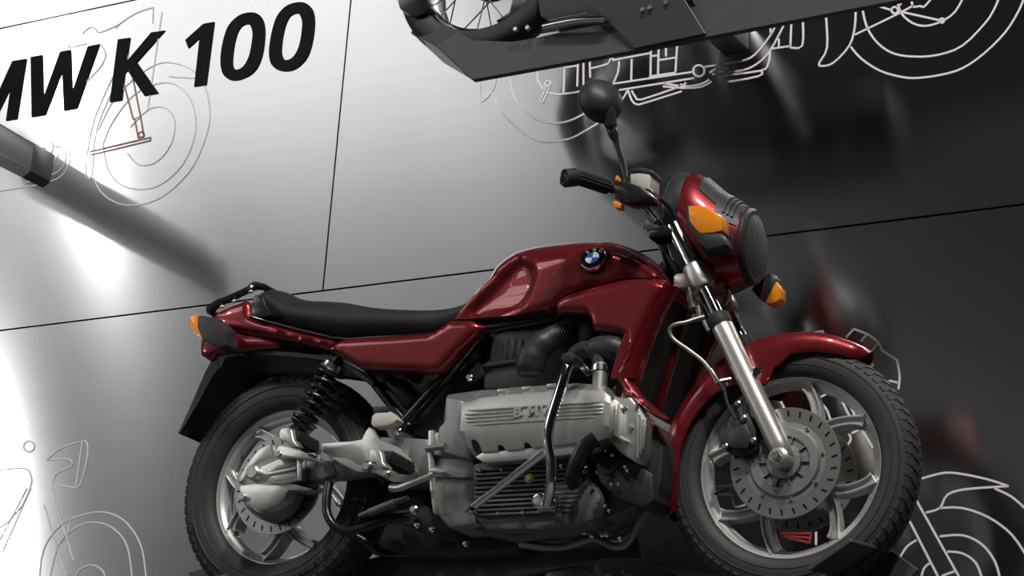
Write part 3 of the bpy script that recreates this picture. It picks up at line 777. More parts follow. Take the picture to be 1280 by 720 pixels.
grip(lambda p: p, 'n'); grip(mirS, 'f')
sw = ext('switch_housing', [(762, 232), (768, 225), (784, 226), (800, 232), (814, 241), (816, 250), (800, 252), (786, 255), (775, 252), (763, 244)], -.265, -.21, 'black_satin', hb, .01)
ext('starter_button', [(765, 252), (769, 250), (776, 254), (775, 260), (768, 260)], -.262, -.235, 'amber', sw, .003)['label'] = 'orange switch lever'
ext('kill_switch', [(768.5, 225), (770, 219), (772, 219), (773, 226)], -.255, -.235, 'amber', sw, .002)
obj('lever_pivot', *tube([U(800, 256, -.20), U(818, 277, -.16)], [.008, .007], 12), 'fork_silver', hb)
res = ext('fluid_reservoir', [(787.5, 214), (813.5, 216.5), (812, 236), (804, 238), (788, 230)], -.225, -.165, 'cream_plastic', hb, .004); res['label'] = 'cream brake fluid reservoir with black cap'
ext('reservoir_cap', [(786.5, 211), (800, 208.5), (815, 212.5), (815, 217.5), (800, 214.5), (786.5, 216)], -.228, -.162, 'black_plastic', res, .002)
ext('reservoir_base', [(788, 230), (813, 235), (814, 243), (800, 242), (786, 236)], -.225, -.165, 'black_satin', res, .004)
ptube('brake_hose', [(812, 243, -.18), (824, 248, -.15), (836, 258, -.12), (846, 272, -.10), (856, 292, -.09), (862, 320, -.07)], .006, 'black_rubber', bike, 8)
ext('instrument_panel', [(806, 272), (818, 258), (832, 252), (846, 276), (845, 300), (831, 317), (824, 308), (802, 287)], -.06, .10, 'black_satin', bike, .008)
# mirror: stem and shell
def mirror(X):
    st = obj('mirror_stem', *tube([X(U(784, 234, -.24)), X(U(784, 224, -.24)), X(U(780, 210, -.243)), X(U(772, 183, -.25)), X(U(764, 160, -.257))], [.0085, .0085, .0075, .0085, .014], 12, 4), 'black_satin', hb)
    c = U(751, 126, -.27)
    toC = (CB-c).normalized()
    a = U(757, 154, -.27)-U(744, 98, -.27); up_ = -a.normalized(); nrm = (Vector((.75, -.62, .0))).normalized(); nrm = (nrm-up_*nrm.dot(up_)).normalized(); sd_ = up_.cross(nrm)
    secs = []
    for h, k in ((-.012, .97), (-.004, 1.0), (.006, .97), (.022, .84), (.034, .62), (.042, .36), (.045, .1)):
        P = []
        for q in range(36):
            t = 2*PI*q/36; rx_ = .0615*k; rz = .0645*k*(1.0 if math.sin(t) > 0 else 1.02)
            bulge = 0
            P.append(X(c+sd_*math.cos(t)*rx_+up_*math.sin(t)*rz+nrm*h+up_*(-.012*(1-k))))
        secs.append(P)
    m_ = obj('mirror', *loft(secs), 'black_plastic', hb, angle=50)
    obj('mirror_neck', *tube([X(U(765, 163, -.257)), X(U(761, 154, -.260)+nrm*.010), X(U(757, 142, -.264)+nrm*.022), X(U(752, 122, -.268)+nrm*.030)], [.0125, .017, .017, .009], 14, 4), 'black_plastic', m_, angle=60)
    # glass faces the rider
    v = [X(c+sd_*math.cos(2*PI*q/36)*.055+up_*math.sin(2*PI*q/36)*.058-nrm*.0135) for q in range(36)]
    obj('mirror_glass', v, [tuple(range(36))], 'chrome', m_)
mirror(lambda p: p)

# ---- engine -------------------------------------------------------
eng = ext('engine', [(556, 492), (600, 486), (758, 480), (790, 500), (812, 540), (822, 585), (812, 622), (780, 640), (716, 662), (640, 672), (592, 662), (560, 640), (545, 600)], -.12, .21, 'dark_cast', bike, .012)
eng['label'] = 'flat engine block of dark grey cast metal'
# crank cover: rounded upper box, lower half slanting inwards
def cover():
    top = [U(a, b, -.19) for a, b in ((580, 497), (590, 496), (601, 489), (640, 484.5), (722, 479), (757, 482), (764, 490))]
    r1 = [U(a, b, -.235) for a, b in ((579, 503), (588, 502), (602, 497), (640, 493), (722, 487), (755, 489), (763, 496))]
    r2 = [U(a, b, -.245) for a, b in ((577, 512), (584, 511), (602, 509), (640, 506), (722, 499), (754, 500), (763, 504))]
    r3 = [U(a, b, -.248) for a, b in ((575, 538), (582, 540), (602, 538.5), (640, 536), (722, 529), (752, 531), (761, 533))]
    r4 = [U(a, b, -.235) for a, b in ((577, 548), (586, 560), (604, 564), (640, 561.5), (722, 553), (750, 551), (759, 547))]
    r5 = [U(a, b, -.20) for a, b in ((582, 556), (594, 572), (604, 577), (640, 574), (722, 565.5), (748, 560), (757, 553))]
    rows = [[p+Vector((0, .10, 0)) for p in top], top, r1, r2, r3, r4, r5, [p+Vector((0, .1, 0)) for p in r5]]
    # side returns
    out = []
    for r in rows:
        l0 = Vector((r[0].x+.002, -.13, r[0].z)); l1 = Vector((r[-1].x+.004, -.13, r[-1].z))
        out.append([l0]+r+[l1])
    n = len(out[0]); v = [p for r in out for p in r]; f = []
    for i in range(len(out)-1):
        for k in range(n-1): f.append((i*n+k, i*n+k+1, (i+1)*n+k+1, (i+1)*n+k))
    return obj('crank_cover', v, f, 'silver_cast', eng, bevel=.0, angle=32)
cov = cover(); cov['label'] = 'ribbed silver crank cover with raised BMW lettering'
for k in range(5):
    y0 = 514+k*4.6
    def ln(px, yy): return U(px, yy, -.2475)
    segs = [(579.5-k*.4, 643)] if 1 <= k <= 3 else [(579.5-k*.4, 757)]
    if 1 <= k <= 3: segs.append((692, 757))
    for a, b in segs:
        pts = []
        for i in range(9):
            x = a+(b-a)*i/8; yy = y0-(x-580)*.068-(0 if x < 752 else 0)
            yd = -.2475+(.006 if (i == 0 and a < 600) or (i == 8 and b > 750) else 0)
            pts.append(U(x, yy, yd))
        mb = MB(); mb.add(tube(pts, .0028, 8)); mb.build('rib', 'silver_cast', cov)
for i, (ch, px) in enumerate((('B', 647), ('M', 666), ('W', 685))):
    v, f = text_mesh(ch, .034, .003, .0012); o_ = U(px, 521-(px-647)*.068, -.249)
    sx = 1.25
    obj('lettering', [o_+Vector((p.x*sx, -p.z, p.y+p.x*.02)) for p in v], f, 'silver_cast', cov, smooth=False)
def cut_pockets():
    bm = bmesh.new(); bm.from_mesh(cov.data); bmesh.ops.holes_fill(bm, edges=[e for e in bm.edges if len(e.link_faces) == 1], sides=0)
    bmesh.ops.recalc_face_normals(bm, faces=bm.faces); bm.to_mesh(cov.data); bm.free()
    for a, b in ((588, 555), (620, 561), (653, 558)):
        P = catmull([U(x, y, -.27) for x, y in ((a-5.5, b-8), (a-1, b-8.5), (a+3.5, b-4), (a+6.5, b+8), (a+4, b+9), (a-2, b+7), (a-5.5, b+2))], 2, True)
        cu = obj('cutter', *prism(P, [Vector((p.x, -.205, p.z)) for p in P]), 'silver_cast', cov)
        md = cov.modifiers.new('cut', 'BOOLEAN'); md.object = cu; md.operation = 'DIFFERENCE'; md.solver = 'EXACT'
        bpy.context.view_layer.update()
        me = bpy.data.meshes.new_from_object(cov.evaluated_get(bpy.context.evaluated_depsgraph_get()))
        cov.modifiers.clear(); bpy.data.objects.remove(cu)
        if len(me.polygons) > 20: cov.data = me
        bolt(cov, a+3, b+4, -.208, .005, h=.006)
    me = cov.data; bm = bmesh.new(); bm.from_mesh(me); bmesh.ops.triangulate(bm, faces=[f_ for f_ in bm.faces if len(f_.verts) > 4]); bm.to_mesh(me); bm.free()
    me.polygons.foreach_set('use_smooth', [True]*len(me.polygons)); me.set_sharp_from_angle(angle=math.radians(22))
cut_pockets()
for a, b in ((627, 488.5), (658, 485.5), (689, 482)):
    ext('cover_screw', [(a-6, b-2), (a+6, b-3), (a+5, b+1.5), (a, b+3), (a-5, b+2)], -.222, -.20, 'silver_cast', cov, .001)
ext('cover_band', [(594, 571), (604, 564.5), (640, 562), (722, 553.5), (748, 551.5), (746, 561), (722, 567), (640, 576), (604, 578.5)], -.228, -.19, 'silver_cast', cov, .003)
# timing cover at the front of the engine
tc = ext('timing_cover', [(765, 494), (780, 497), (788, 495.5), (797, 507), (808, 524), (806, 545), (803, 562), (797, 580), (775, 566), (760, 550)], -.20, .15, 'silver_cast', eng, .006)
for dx in (0, 1, 2):
    ext('rib', [(796+dx*4.5, 514+dx*6), (799+dx*4.5, 518+dx*6), (798+dx*3.2, 575-dx*6), (795+dx*3.2, 571-dx*6)], -.210+dx*.004, -.19, 'silver_cast', tc, .002)
ext('sensor_plate', [(769, 506), (775, 504.5), (776, 545), (782, 550), (780, 553), (766, 543)], -.222, -.19, 'silver_cast', tc, .002)
for a, b in ((771.5, 512), (780, 509), (788, 534), (795, 505), (787, 532)): bolt(tc, a, b, -.21, .005, h=.005)
ext('front_cover', [(806, 524), (821, 531), (829, 556), (826, 600), (818, 630), (808, 626), (800, 585)], -.15, .15, 'black_plastic', eng, .006)
ext('pump_cover', [(742, 565), (796, 580), (815, 592), (818, 625), (806, 634), (770, 624), (748, 600)], -.17, -.05, 'black_plastic', eng, .006)
# finned oil pan
pan = ext('oil_pan', [(590, 580), (600, 578), (722, 568), (738, 590), (735, 625), (716, 655), (690, 662), (606, 662), (592, 645)], -.165, .12, 'dark_cast', eng, .008)
for k in range(11):
    y0 = 585+k*5.6
    a = (592, y0+1.5); b = (728-max(0, k-6)*4, y0-7.5+k*.35)
    P = [(a[0], a[1]), (b[0], b[1]), (b[0], b[1]+2.6), (a[0], a[1]+2.6)]
    ext('fin', P, -.178, -.16, 'dark_cast', pan, .0012)
bolt(pan, 660, 597, -.185, .0135, 'brass', .006, 'oil_plug')
for a, b in ((598, 587), (625, 586), (647, 585.5), (700.5, 582), (621.5, 641.5), (652, 640.3), (699, 641), (744, 629), (760, 638), (755, 632), (763, 605), (772, 605), (745, 590), (741, 606), (746, 581), (755, 562), (764, 568), (780, 583), (783, 588)): bolt(pan, a, b, -.188, .0048, h=.005)
ext('oil_filter_housing', [(690, 600), (738, 596), (752, 620), (742, 650), (712, 660), (690, 648)], -.175, -.05, 'dark_cast', eng, .015)
mb = MB(); mb.add(tube([U(*p) for p in ((745, 548, -.225), (732, 558, -.232), (722, 578, -.235), (716, 596, -.23), (722, 608, -.215))], .0215, 18, 5)); mb.build('water_pipe', 'black_satin', eng, angle=60)
for a, b in ((729, 585), (723, 604)): mb = MB(); mb.add(tube([U(a-2, b-3, -.215), U(a+3, b+3, -.215)], .012, 12)); mb.build('hose_clamp', 'bolt_steel', eng)
# exhaust pipes under the engine
for k, (dx, dz) in enumerate(((0, -3), (8, 5), (17, 13))):
    ptube('exhaust_pipe', [(815-dx*.2, 632+dz*.4, -.08+k*.05), (800, 652+dz*.4, -.08+k*.05), (784-dx*.3, 676-dz, -.06+k*.05), (766-dx, 680-dz, -.05+k*.05), (748-dx, 672-dz*.6, -.05+k*.05), (735-dx, 674, -.05+k*.05), (700, 683-dz*.4, -.05+k*.05), (650, 679-dz*.4, -.05+k*.05)], .0095, 'grey_cast', eng, 14)
for a, b in ((729, 664), (738, 668), (751, 667), (757, 667), (774, 673)): bolt(eng, a, b, -.10, .008, h=.006)
# airbox and intake
ab = ext('airbox', [(604, 487), (604, 453), (611, 450), (614, 428), (620, 418), (628, 414), (668, 411), (694, 404), (735, 398), (742, 412), (742, 438), (720, 460), (700, 484)], -.10, .12, 'black_plastic', bike, .008); ab['label'] = 'black ribbed airbox under the tank'
for k in range(4): ext('airbox_rib', [(630+k*9, 424), (634+k*9, 423), (632+k*9, 452), (627+k*9, 453)], -.108, -.09, 'black_plastic', ab, .002)
ext('airbox_lid', [(603, 455), (644, 449), (644, 453), (603, 459)], -.112, -.09, 'black_plastic', ab, .002)
mb = MB(); mb.add(tube([U(663, 470, -.165), U(664, 452, -.17), U(675, 434, -.165), U(690, 423, -.15), U(699, 420, -.14)], [.034, .040, .036, .032, .030], 18, 5)); sn = mb.build('intake_snorkel', 'black_plastic', ab, angle=60)
c0, c1 = U(693, 424, -.145), U(718, 412, -.12)
pr = []; 
for i in range(33): pr.append((c0+(c1-c0)*(i/32), .036 if (i//2) % 2 else .029))
mb = MB(); mb.add(tube([p for p, _ in pr], [r for _, r in pr], 20)); mb.build('intake_bellows', 'black_rubber', ab, angle=25)['label'] = 'ribbed black rubber bellows'
ext('throttle_body', [(716, 404), (738, 400), (741, 420), (724, 432)], -.14, .05, 'black_plastic', ab, .006)
# coolant hoses
T = bike
th = obj('thermostat_housing', *tube([U(741, 440, -.16), U(752, 436, -.165), U(768, 437, -.165), U(777, 440, -.16)], [.029, .034, .036, .033], 20, 4), 'black_plastic', bike)
obj('thermostat_neck', *tube([U(752, 444, -.165), U(750, 460, -.175)], [.026, .020], 16), 'black_plastic', th)
obj('coolant_pipe', *tube([U(751, 456, -.175), U(749, 488, -.185)], .0195, 18), 'grey_cast', th)
obj('hose_clamp', *tube([U(750.5, 459, -.175), U(750, 466, -.177)], .0235, 20), 'bolt_steel', th)
obj('hose_clamp', *tube([U(775, 425, -.167), U(773, 458, -.167)], .008, 12), 'bolt_steel', th)
obj('coolant_hose', *tube([U(716, 447, -.15), U(722, 441, -.155), U(731, 437, -.158), U(741, 437, -.16)], [.02, .022, .023, .023], 16, 4), 'black_rubber', th)
obj('hose_clamp', *tube([U(738, 431, -.172), U(739, 439, -.19), U(741, 447, -.172)], .005, 8, 3), 'chrome', th)
# crash bar
cb = obj('crash_bar', *tube([U(713, 450, -.27), U(708, 463, -.285), U(700, 488, -.30), (U(690, 520, -.31)), U(685, 543, -.315), U(686, 560, -.315), U(689.5, 580, -.31), U(689, 605, -.295), U(684, 630, -.24)], .0135, 16, 5), 'chrome', bike, angle=60); cb['label'] = 'polished chrome crash bar'
obj('brace', *tube([U(684, 563, -.31), U(589, 636, -.19)], .010, 14), 'chrome', cb)
obj('brace_end', *tube([U(592, 634, -.2), U(587, 639, -.185)], .0125, 12), 'chrome', cb); bolt(cb, 588, 632, -.205, .008)
ext('bar_cap', [(700, 448), (703, 441), (713, 439), (718, 444), (716, 452), (705, 452)], -.30, -.24, 'black_rubber', cb, .004)
obj('bar_stay', *tube([U(716, 446, -.27), U(728, 458, -.22), U(736, 466, -.17)], .010, 12), 'chrome', cb)
mb = MB(); mb.add(lathe([(0, -.02), (.016, -.02), (.022, -.014), (.022, .02), (0, .02)], U(677, 627, -.225), (0, 1, 0), 20)); mb.add(box(U(686, 630, -.215), .05, .03, .04)); mb.build('bar_clamp', 'chrome', cb, bevel=.003)
bolt(cb, 676, 630, -.25, .009)

# ---- gearbox, swing arm, final drive -------------------------------
gb = ext('gearbox', [(537, 543), (550, 538), (575, 530), (590, 560), (594, 600), (592, 640), (598, 655), (560, 660), (545, 642), (539, 600)], -.15, .15, 'grey_cast', bike, .01)
ext('bell_housing', [(556, 495), (580, 500), (584, 545), (590, 575), (576, 572), (548, 565), (546, 535), (556, 525)], -.17, .1, 'grey_cast', gb, .01)
ext('flange', [(535, 538), (542, 537), (541, 570), (544, 610), (548, 642), (541, 642), (537, 610), (534.5, 570)], -.165, .14, 'silver_cast', gb, .003)
ext('rib', [(543, 568), (585, 571), (585, 573), (543, 570)], -.158, -.14, 'dark_cast', gb, .001); ext('rib', [(545, 594), (590, 596), (590, 598), (545, 596)], -.158, -.14, 'dark_cast', gb, .001)
mb = MB(); mb.add(tube([U(533, 561, -.17), U(556, 558, -.17)], .009, 12)); mb.build('clutch_arm', 'grey_cast', gb)
ext('rear_case', [(470, 545), (536, 548), (538, 600), (520, 606), (480, 600)], -.12, .12, 'grey_cast', gb, .01)
fp = ext('footrest_plate', [(401, 554), (440, 551), (452, 549), (456, 540), (461, 533), (467, 537), (473, 549), (500, 560), (514, 578), (521, 592), (512, 602), (492, 603), (470, 592), (446, 590), (425, 580), (403, 565)], -.175, -.155, 'silver_cast', bike, .004); fp['label'] = 'silver cast footrest plate'
sa_ = obj('swing_arm', *tube([U(520, 575, -.10), U(450, 583, -.105), U(395, 592, -.11), U(372, 597, -.115)], [.042, .036, .032, .036], 20, 4), 'grey_cast', bike, angle=60); sa_['label'] = 'grey single sided swing arm tube'
fdv = obj('final_drive', *lathe([(0, -.150), (.045, -.150), (.072, -.142), (.086, -.125), (.092, -.10), (.092, -.072), (.05, -.07), (0, -.07)], U(333, 607, -.13)*1 + Vector((0, .13, 0)), (0, 1, 0), 48), 'grey_cast', bike, angle=50); fdv['label'] = 'round cast final drive housing'
ext('housing_shell', [(297, 609), (301, 606), (318, 604), (346, 606), (361, 611), (356, 622), (345, 632), (330, 638), (316, 637), (304, 628)], -.170, -.12, 'silver_cast', fdv, .008)
ext('housing_bracket', [(315, 588), (322, 585), (350, 573), (374, 568.5), (376, 600), (362, 603), (330, 606), (318, 602)], -.158, -.12, 'silver_cast', fdv, .004)
ext('bracket_window', [(334, 586), (345, 580), (355, 577), (369, 574), (370, 581), (358, 585), (348, 587), (336, 592)], -.160, -.15, 'silver_cast', fdv, .001)
ext('bracket_window', [(338, 594), (350, 590), (370, 586.5), (370.5, 596), (357, 600), (345, 600.5)], -.160, -.15, 'silver_cast', fdv, .001)
ext('bracket_rib', [(333, 591), (352, 587), (370, 584), (370, 587), (352, 590.5), (334, 594)], -.166, -.15, 'silver_cast', fdv, .001)
ext('bracket_rim', [(370.5, 569.5), (376, 568.5), (377.5, 600), (372, 600.5)], -.170, -.15, 'silver_cast', fdv, .001)
obj('pivot_boss', *lathe([(0, -.03), (.016, -.03), (.021, -.026), (.022, .03), (0, .03)], U(322, 593, -.15), (0, 1, 0), 24), 'silver_cast', fdv)
obj('drain_plug', *lathe([(0, -.012), (.009, -.012), (.0115, -.009), (.012, .01), (0, .01)], U(304.5, 621.5, -.17), (0, 1, 0), 18), 'silver_cast', fdv)
ext('drive_gaiter', [(374, 572), (402, 574), (418, 580), (420, 592), (400, 600), (376, 600)], -.145, -.08, 'grey_cast', fdv, .01)
ext('lower_fairing', [(330, 606), (362, 603), (392, 612), (372, 614), (360, 612)], -.15, -.1, 'grey_cast', fdv, .003)
cal = ext('rear_caliper', [(296, 604), (306, 582), (322, 562), (338, 553), (341, 572), (334, 582), (322, 586), (314, 598)], -.11, -.07, 'silver_cast', bike, .006)
# foot pegs
def peg(a, b, y0, y1, cap, nm='foot_peg'):
    A, B = U(a[0], a[1], y0), U(b[0], b[1], y1); d = B-A
    p = obj('foot_peg', *loft([[A+d*t+Vector((x*.020, 0, z*.014)) for x, z in ((-1, -.6), (-.6, -1), (.6, -1), (1, -.6), (1, .6), (.6, 1), (-.6, 1), (-1, .6))] for t in (0, 1)]), 'black_rubber', bike, bevel=.002)
    p['label'] = 'ribbed black rubber foot peg'
    mb = MB()
    for i in range(9):
        c = A+d*(.1+.8*i/8); mb.add(box(c+Vector((0, 0, .0)), .043, .0035, .031))
    mb.build('peg_ribs', 'black_rubber', p, smooth=False)
    mb = MB(); mb.add(tube([B-d*.05, B+d*.25], [.011, .012], 12)); mb.build('peg_mount', 'silver_cast', p)
    v, f = prism([U(x, y, y0-.012) for x, y in cap], [U(x, y, y0-.012)+Vector((.008, .024, 0)) for x, y in cap])
    q = obj('peg_end', v, f, 'silver_cast', p, bevel=.004); q['label'] = 'polished silver end cap'
peg((366, 545), (392, 560), -.27, -.185, [(348, 540), (351, 535), (360, 534), (364, 538), (366, 550), (372, 558), (364, 560), (356, 552), (349, 551)])
peg((480, 570), (511, 587), -.285, -.19, [(461, 563), (464, 561), (473, 561), (476, 566), (478, 578), (483, 584), (474, 586), (468, 578), (462, 579)])
ext('peg_hanger', [(349, 556), (362, 558), (375, 563), (398, 570), (400, 578), (380, 574), (360, 572), (350, 574), (343, 572), (342, 565)], -.185, -.165, 'silver_cast', bike, .004)
bolt(bike, 347, 567, -.19, .0125)
# rear brake reservoir and pedal
rr = ext('rear_reservoir', [(464, 520), (470, 514), (487, 513.5), (497, 524), (490, 530), (480, 533), (466, 534), (463, 530)], -.18, -.14, 'cream_plastic', bike, .005); rr['label'] = 'cream rear brake fluid reservoir'
ext('reservoir_cap', [(466, 508), (485, 507.5), (486, 515), (466, 516)], -.182, -.138, 'black_plastic', rr, .003)
bp_ = obj('brake_pedal', *tube([U(489, 610, -.20), U(500, 610, -.205), U(520, 602, -.215), (U(536, 596, -.22)), U(545, 590, -.225)], [.011, .010, .009, .009, .008], 12, 4), 'silver_cast', bike, angle=60); bp_['label'] = 'silver brake pedal'
ext('pedal_pad', [(535, 587), (542, 584.5), (549, 586), (557, 590), (548, 592), (539, 590)], -.255, -.215, 'silver_cast', bp_, .003)
# centre stand, hoses, linkage
cs = obj('centre_stand', *tube([U(*p) for p in ((411.5, 604, -.13), (408.5, 622, -.14), (409, 642, -.145), (419, 658, -.145), (437, 664, -.14), (462, 657, -.13), (490, 648, -.12), (512, 646, -.10))], .0125, 14, 5), 'black_satin', bike, angle=60); cs['label'] = 'black centre stand leg'
obj('stand_bar', *tube([U(*p) for p in ((428, 662, -.10), (455, 676, -.08), (470, 688, -.05), (490, 692, 0), (530, 690, .03), (570, 682, .05))], .012, 12, 5), 'black_satin', cs)
bolt(cs, 515, 636, -.15, .0125)
lk = MB(); lk.add(tube([U(449, 645, -.15), U(478, 634, -.155), U(510, 622, -.15)], [.006, .010, .007], 10)); lk.add(tube([U(462, 641, -.153), U(495, 628, -.153)], .0115, 12)); lk.build('brake_linkage', 'dark_cast', bike)
ext('exhaust_collector', [(452, 664), (500, 640), (560, 645), (650, 668), (640, 688), (560, 694), (492, 690), (478, 690), (468, 682)], -.02, .075, 'black_plastic', bike, .02)
ext('stand_pivot', [(490, 640), (530, 628), (552, 648), (570, 664), (560, 674), (540, 670), (505, 656)], -.08, .10, 'black_plastic', bike, .008)
ext('silencer', [(430, 606), (440, 598), (480, 602), (530, 612), (535, 640), (490, 646), (440, 644)], -.02, .16, 'black_plastic', bike, .03)
for a, b in ((519, 656), (538, 661), (580, 679)): bolt(bike, a, b, -.11, .008)

# ================================================================== consoles that carry the motorcycles
def wpoly(px): return [UW(*p) for p in px]
def plate(name, pts, th, mt, parent, d=None, bevel=.002):
    n = (pts[1]-pts[0]).cross(pts[2]-pts[0]).normalized()
    if d is not None and n.dot(Vector(d)) < 0: n = -n
    return obj(name, *prism(pts, [p+n*th for p in pts]), mt, parent, bevel=bevel, seg=1, angle=20)
con = empty('display_console', UW(640, 745, .1))
tag(con, 'dark grey folded metal console under the red motorcycle', 'console')
con_inv = con.matrix_basis.inverted()
def cplate(name, px, th, mt='console_metal', root=None, d=(0, 1, 0)):
    r = root or con
    pts = [p-r.location for p in wpoly(px)]
    return plate(name, pts, th, mt, r, d)
YS = .09
cplate('spine_plate', [(300, 732, YS), (448, 701, YS), (490, 692, YS), (640, 664, YS), (786, 652, YS), (803, 699, YS), (787, 699, YS), (762, 698, YS), (640, 721, YS), (560, 736, YS), (330, 766, YS)], .02)
cplate('end_wing', [(1008, 709, -.13), (1062, 672, -.13), (1112, 686, YS), (1066, 720, YS)], -.012, d=(0, -1, 0))
cplate('end_wing', [(1066, 720, YS), (1112, 686, YS), (1148, 712, YS), (1120, 745, YS)], .012)
cplate('end_wing', [(235, 716, .0), (262, 708, .0), (294, 723, -.11), (265, 738, -.11)], .012)
cplate('cradle_floor', [(930, 741, -.13), (1040, 741, -.13), (1066, 768, YS), (955, 768, YS)], .012, d=(0, 0, -1))
cplate('cradle_floor', [(270, 752, -.13), (380, 752, -.13), (410, 782, YS), (300, 782, YS)], .012, d=(0, 0, -1))
cplate('spine_plate', [(803, 699, YS), (955, 768, YS), (1120, 768, YS), (1112, 720, YS), (1000, 740, YS)], .02)
cplate('spine_plate', [(230, 735, YS), (300, 732, YS), (330, 766, YS), (410, 782, YS), (265, 782, YS)], .02)
for px in (380, 700, 1060):
    a = UW(px, 730, YS+.01)-con.location
    obj('support_arm', *box(a+Vector((0, (WALL_Y-YS-.014)/2, 0)), .09, WALL_Y-YS-.014, .09), 'arm_steel', con, bevel=.004)
upc = empty('display_console', UW(800, 60, .1))
tag(upc, 'dark grey folded metal console under the spoked motorcycle', 'console')
def uplate(name, px, th, mt='console_metal', d=(0, 1, 0)): return cplate(name, px, th, mt, upc, d)
YT = -.10
uplate('spine_plate', [(543, 56, YT), (572, 40, YT), (590, 50, YT), (640, 52, YT), (665, 48, YT), (700, 40, YT), (1110, -38, YT), (1300, -70, YT), (1300, -32, YT), (1100, 5, YT), (850, 53, YT), (590, 100, YT)], .02)
uplate('end_wing', [(513, 40, .0), (540, 27, .0), (572, 40, YT), (543, 56, YT)], .012)
uplate('end_wing', [(513, 40, .0), (543, 56, YT), (590, 100, YT), (555, 79, .0)], .012)
uplate('middle_wing', [(735, 0, YT-.03), (792, 61, YT-.008), (882, 42, YT-.008), (856, 0, YT-.03), (840, -25, YT-.05), (715, -25, YT-.05)], .008)
uplate('spine_plate', [(840, -40, YT), (1110, -100, YT), (1110, -38, YT), (870, 10, YT)], .02)
a = UW(921, 52, .3)
mb = MB(); a = UW(921, 50, WALL_Y)-upc.location; a.y = YT+.02-upc.location.y
obj('support_arm', *box(a+Vector((0, (WALL_Y-YT-.022)/2, 0)), .085, WALL_Y-YT-.022, .085), 'arm_steel', upc, bevel=.004)
# arm of a further console at the far end of the wall
lc = empty('display_console', UW(0, 190, .1)); tag(lc, 'square steel console arm below the large lettering', 'console')
P = wpoly([(-200, 41, -.02), (43, 180, -.02), (38, 214, -.02), (-200, 92, -.02)])
pl = [p-lc.location for p in P]
obj('support_arm', *prism(pl, [p+Vector((.0, .10, 0)) for p in pl]), 'arm_steel', lc, bevel=.003)
pb = [UW(-200, 92, -.02)-lc.location, UW(38, 214, -.02)-lc.location, UW(28, 222, -.02)-lc.location, UW(-200, 106, -.02)-lc.location]
obj('arm_underside_shade', *prism(pb, [p+Vector((0, .10, 0)) for p in pb]), 'console_metal', lc, bevel=.002)  # strip of darker metal paints the shaded underside of the steel arm
obj('wall_bracket', *box(UW(-190, 75, .05)-lc.location+Vector((0, .223, 0)), .08, .446, .08), 'arm_steel', lc)

# ================================================================== the upper motorcycle (only its lower edge is in view)
ub = empty('motorcycle', UW(597, 90, 0))
tag(ub, 'black classic motorcycle with chrome spoked rear wheel on the upper console', 'motorcycle')
RB = UW(597, 41, -.035); UC = RB+Vector((0, .035, .232)); UL = ub.location
def up(name, vf, mt, parent=None, **k): return obj(name, [Vector(p)-UL for p in vf[0]], vf[1], mt, parent or ub, **k)
D = (0, 1, 0)
urim = up('rear_wheel', lathe([(.232, -.034), (.234, -.030), (.222, -.024), (.214, -.012), (.210, 0), (.214, .012), (.222, .024), (.234, .03), (.232, .034), (.226, .03), (.212, .02), (.204, .008), (.204, -.008), (.212, -.02), (.226, -.03), (.232, -.034)], UC, D, 96), 'chrome', angle=40)
up('tyre', lathe([(.222, -.034), (.236, -.044), (.252, -.050), (.270, -.049), (.285, -.040), (.295, -.022), (.298, 0), (.295, .022), (.285, .04), (.27, .049), (.252, .05), (.236, .044), (.222, .034), (.222, -.034)], UC, D, 96), 'tyre_rubber', urim, angle=50)
for i in range(26):
    a = i*2*PI/26; e = Vector((math.cos(a), 0, math.sin(a))); sg = -1 if i % 2 else 1
    a2 = a+(.55 if (i//2) % 2 else -.55)
    up('spoke', tube([UC+Vector((math.cos(a2)*.075, sg*.04, math.sin(a2)*.075)), UC+e*.212], .0022, 6), 'bolt_steel', urim)
up('hub', lathe([(0, -.07), (.05, -.07), (.085, -.055), (.095, -.045), (.095, .05), (.06, .06), (0, .06)], UC, D, 40), 'black_satin', urim)
tr = MB()
for i in range(3): tr.add(lathe([(.2985-.002*i, -.010*i-.004), (.300-.002*i, -.010*i), (.2985-.002*i, -.010*i+.004)], UC, D, 96))
up('tread_ribs', (tr.v, tr.f), 'tyre_rubber', urim)
def upx(name, px, y0, y1, mt, parent=None, bevel=.005, sm=0):
    P = [UW(a, b, y0) for a, b in px]
    if sm: P = catmull(P, sm, True)
    return up(name, prism(P, [Vector((p.x, y1, p.z)) for p in P]), mt, parent, bevel=bevel)
upx('fender', [(495, -30), (497, 3), (503, 14), (520, 21), (536, 10), (532, -6), (528, -40)], -.06, .06, 'black_satin', sm=2)
upx('lower_frame', [(618, 26), (638, 22), (700, 12), (760, 2), (800, -20), (640, -40), (640, 0), (636, 15)], -.03, .10, 'black_satin')
uen = upx('engine', [(670, -10), (675, 20), (688, 28), (740, 24), (800, 18), (880, 0), (960, -20), (960, -60), (670, -60)], -.06, .16, 'black_plastic')
def utube(nm, pts, r, mt='chrome', parent=None): return up(nm, tube([UW(*p) for p in pts], r, 12, 5), mt, parent, angle=60)
utube('exhaust_pipe', [(680, 34, -.12), (720, 26, -.13), (757, 24, -.13)], .011); utube('exhaust_pipe', [(688, 26, -.10), (715, 20, -.10), (735, 16, -.10)], .007)
utube('side_stand', [(780, 12, -.10), (800, 7, -.11), (822, 0, -.11), (850, -8, -.11)], .008); utube('foot_lever', [(784, 16, -.12), (800, 14, -.12), (818, 12, -.12)], .006)
utube('lower_stay', [(645, 33, .02), (690, 34, .02), (740, 30, .03)], .012, 'grey_cast')
utube('front_stand', [(870, -10, 0), (880, 20, .02), (884, 34, .05)], .02, 'black_satin')
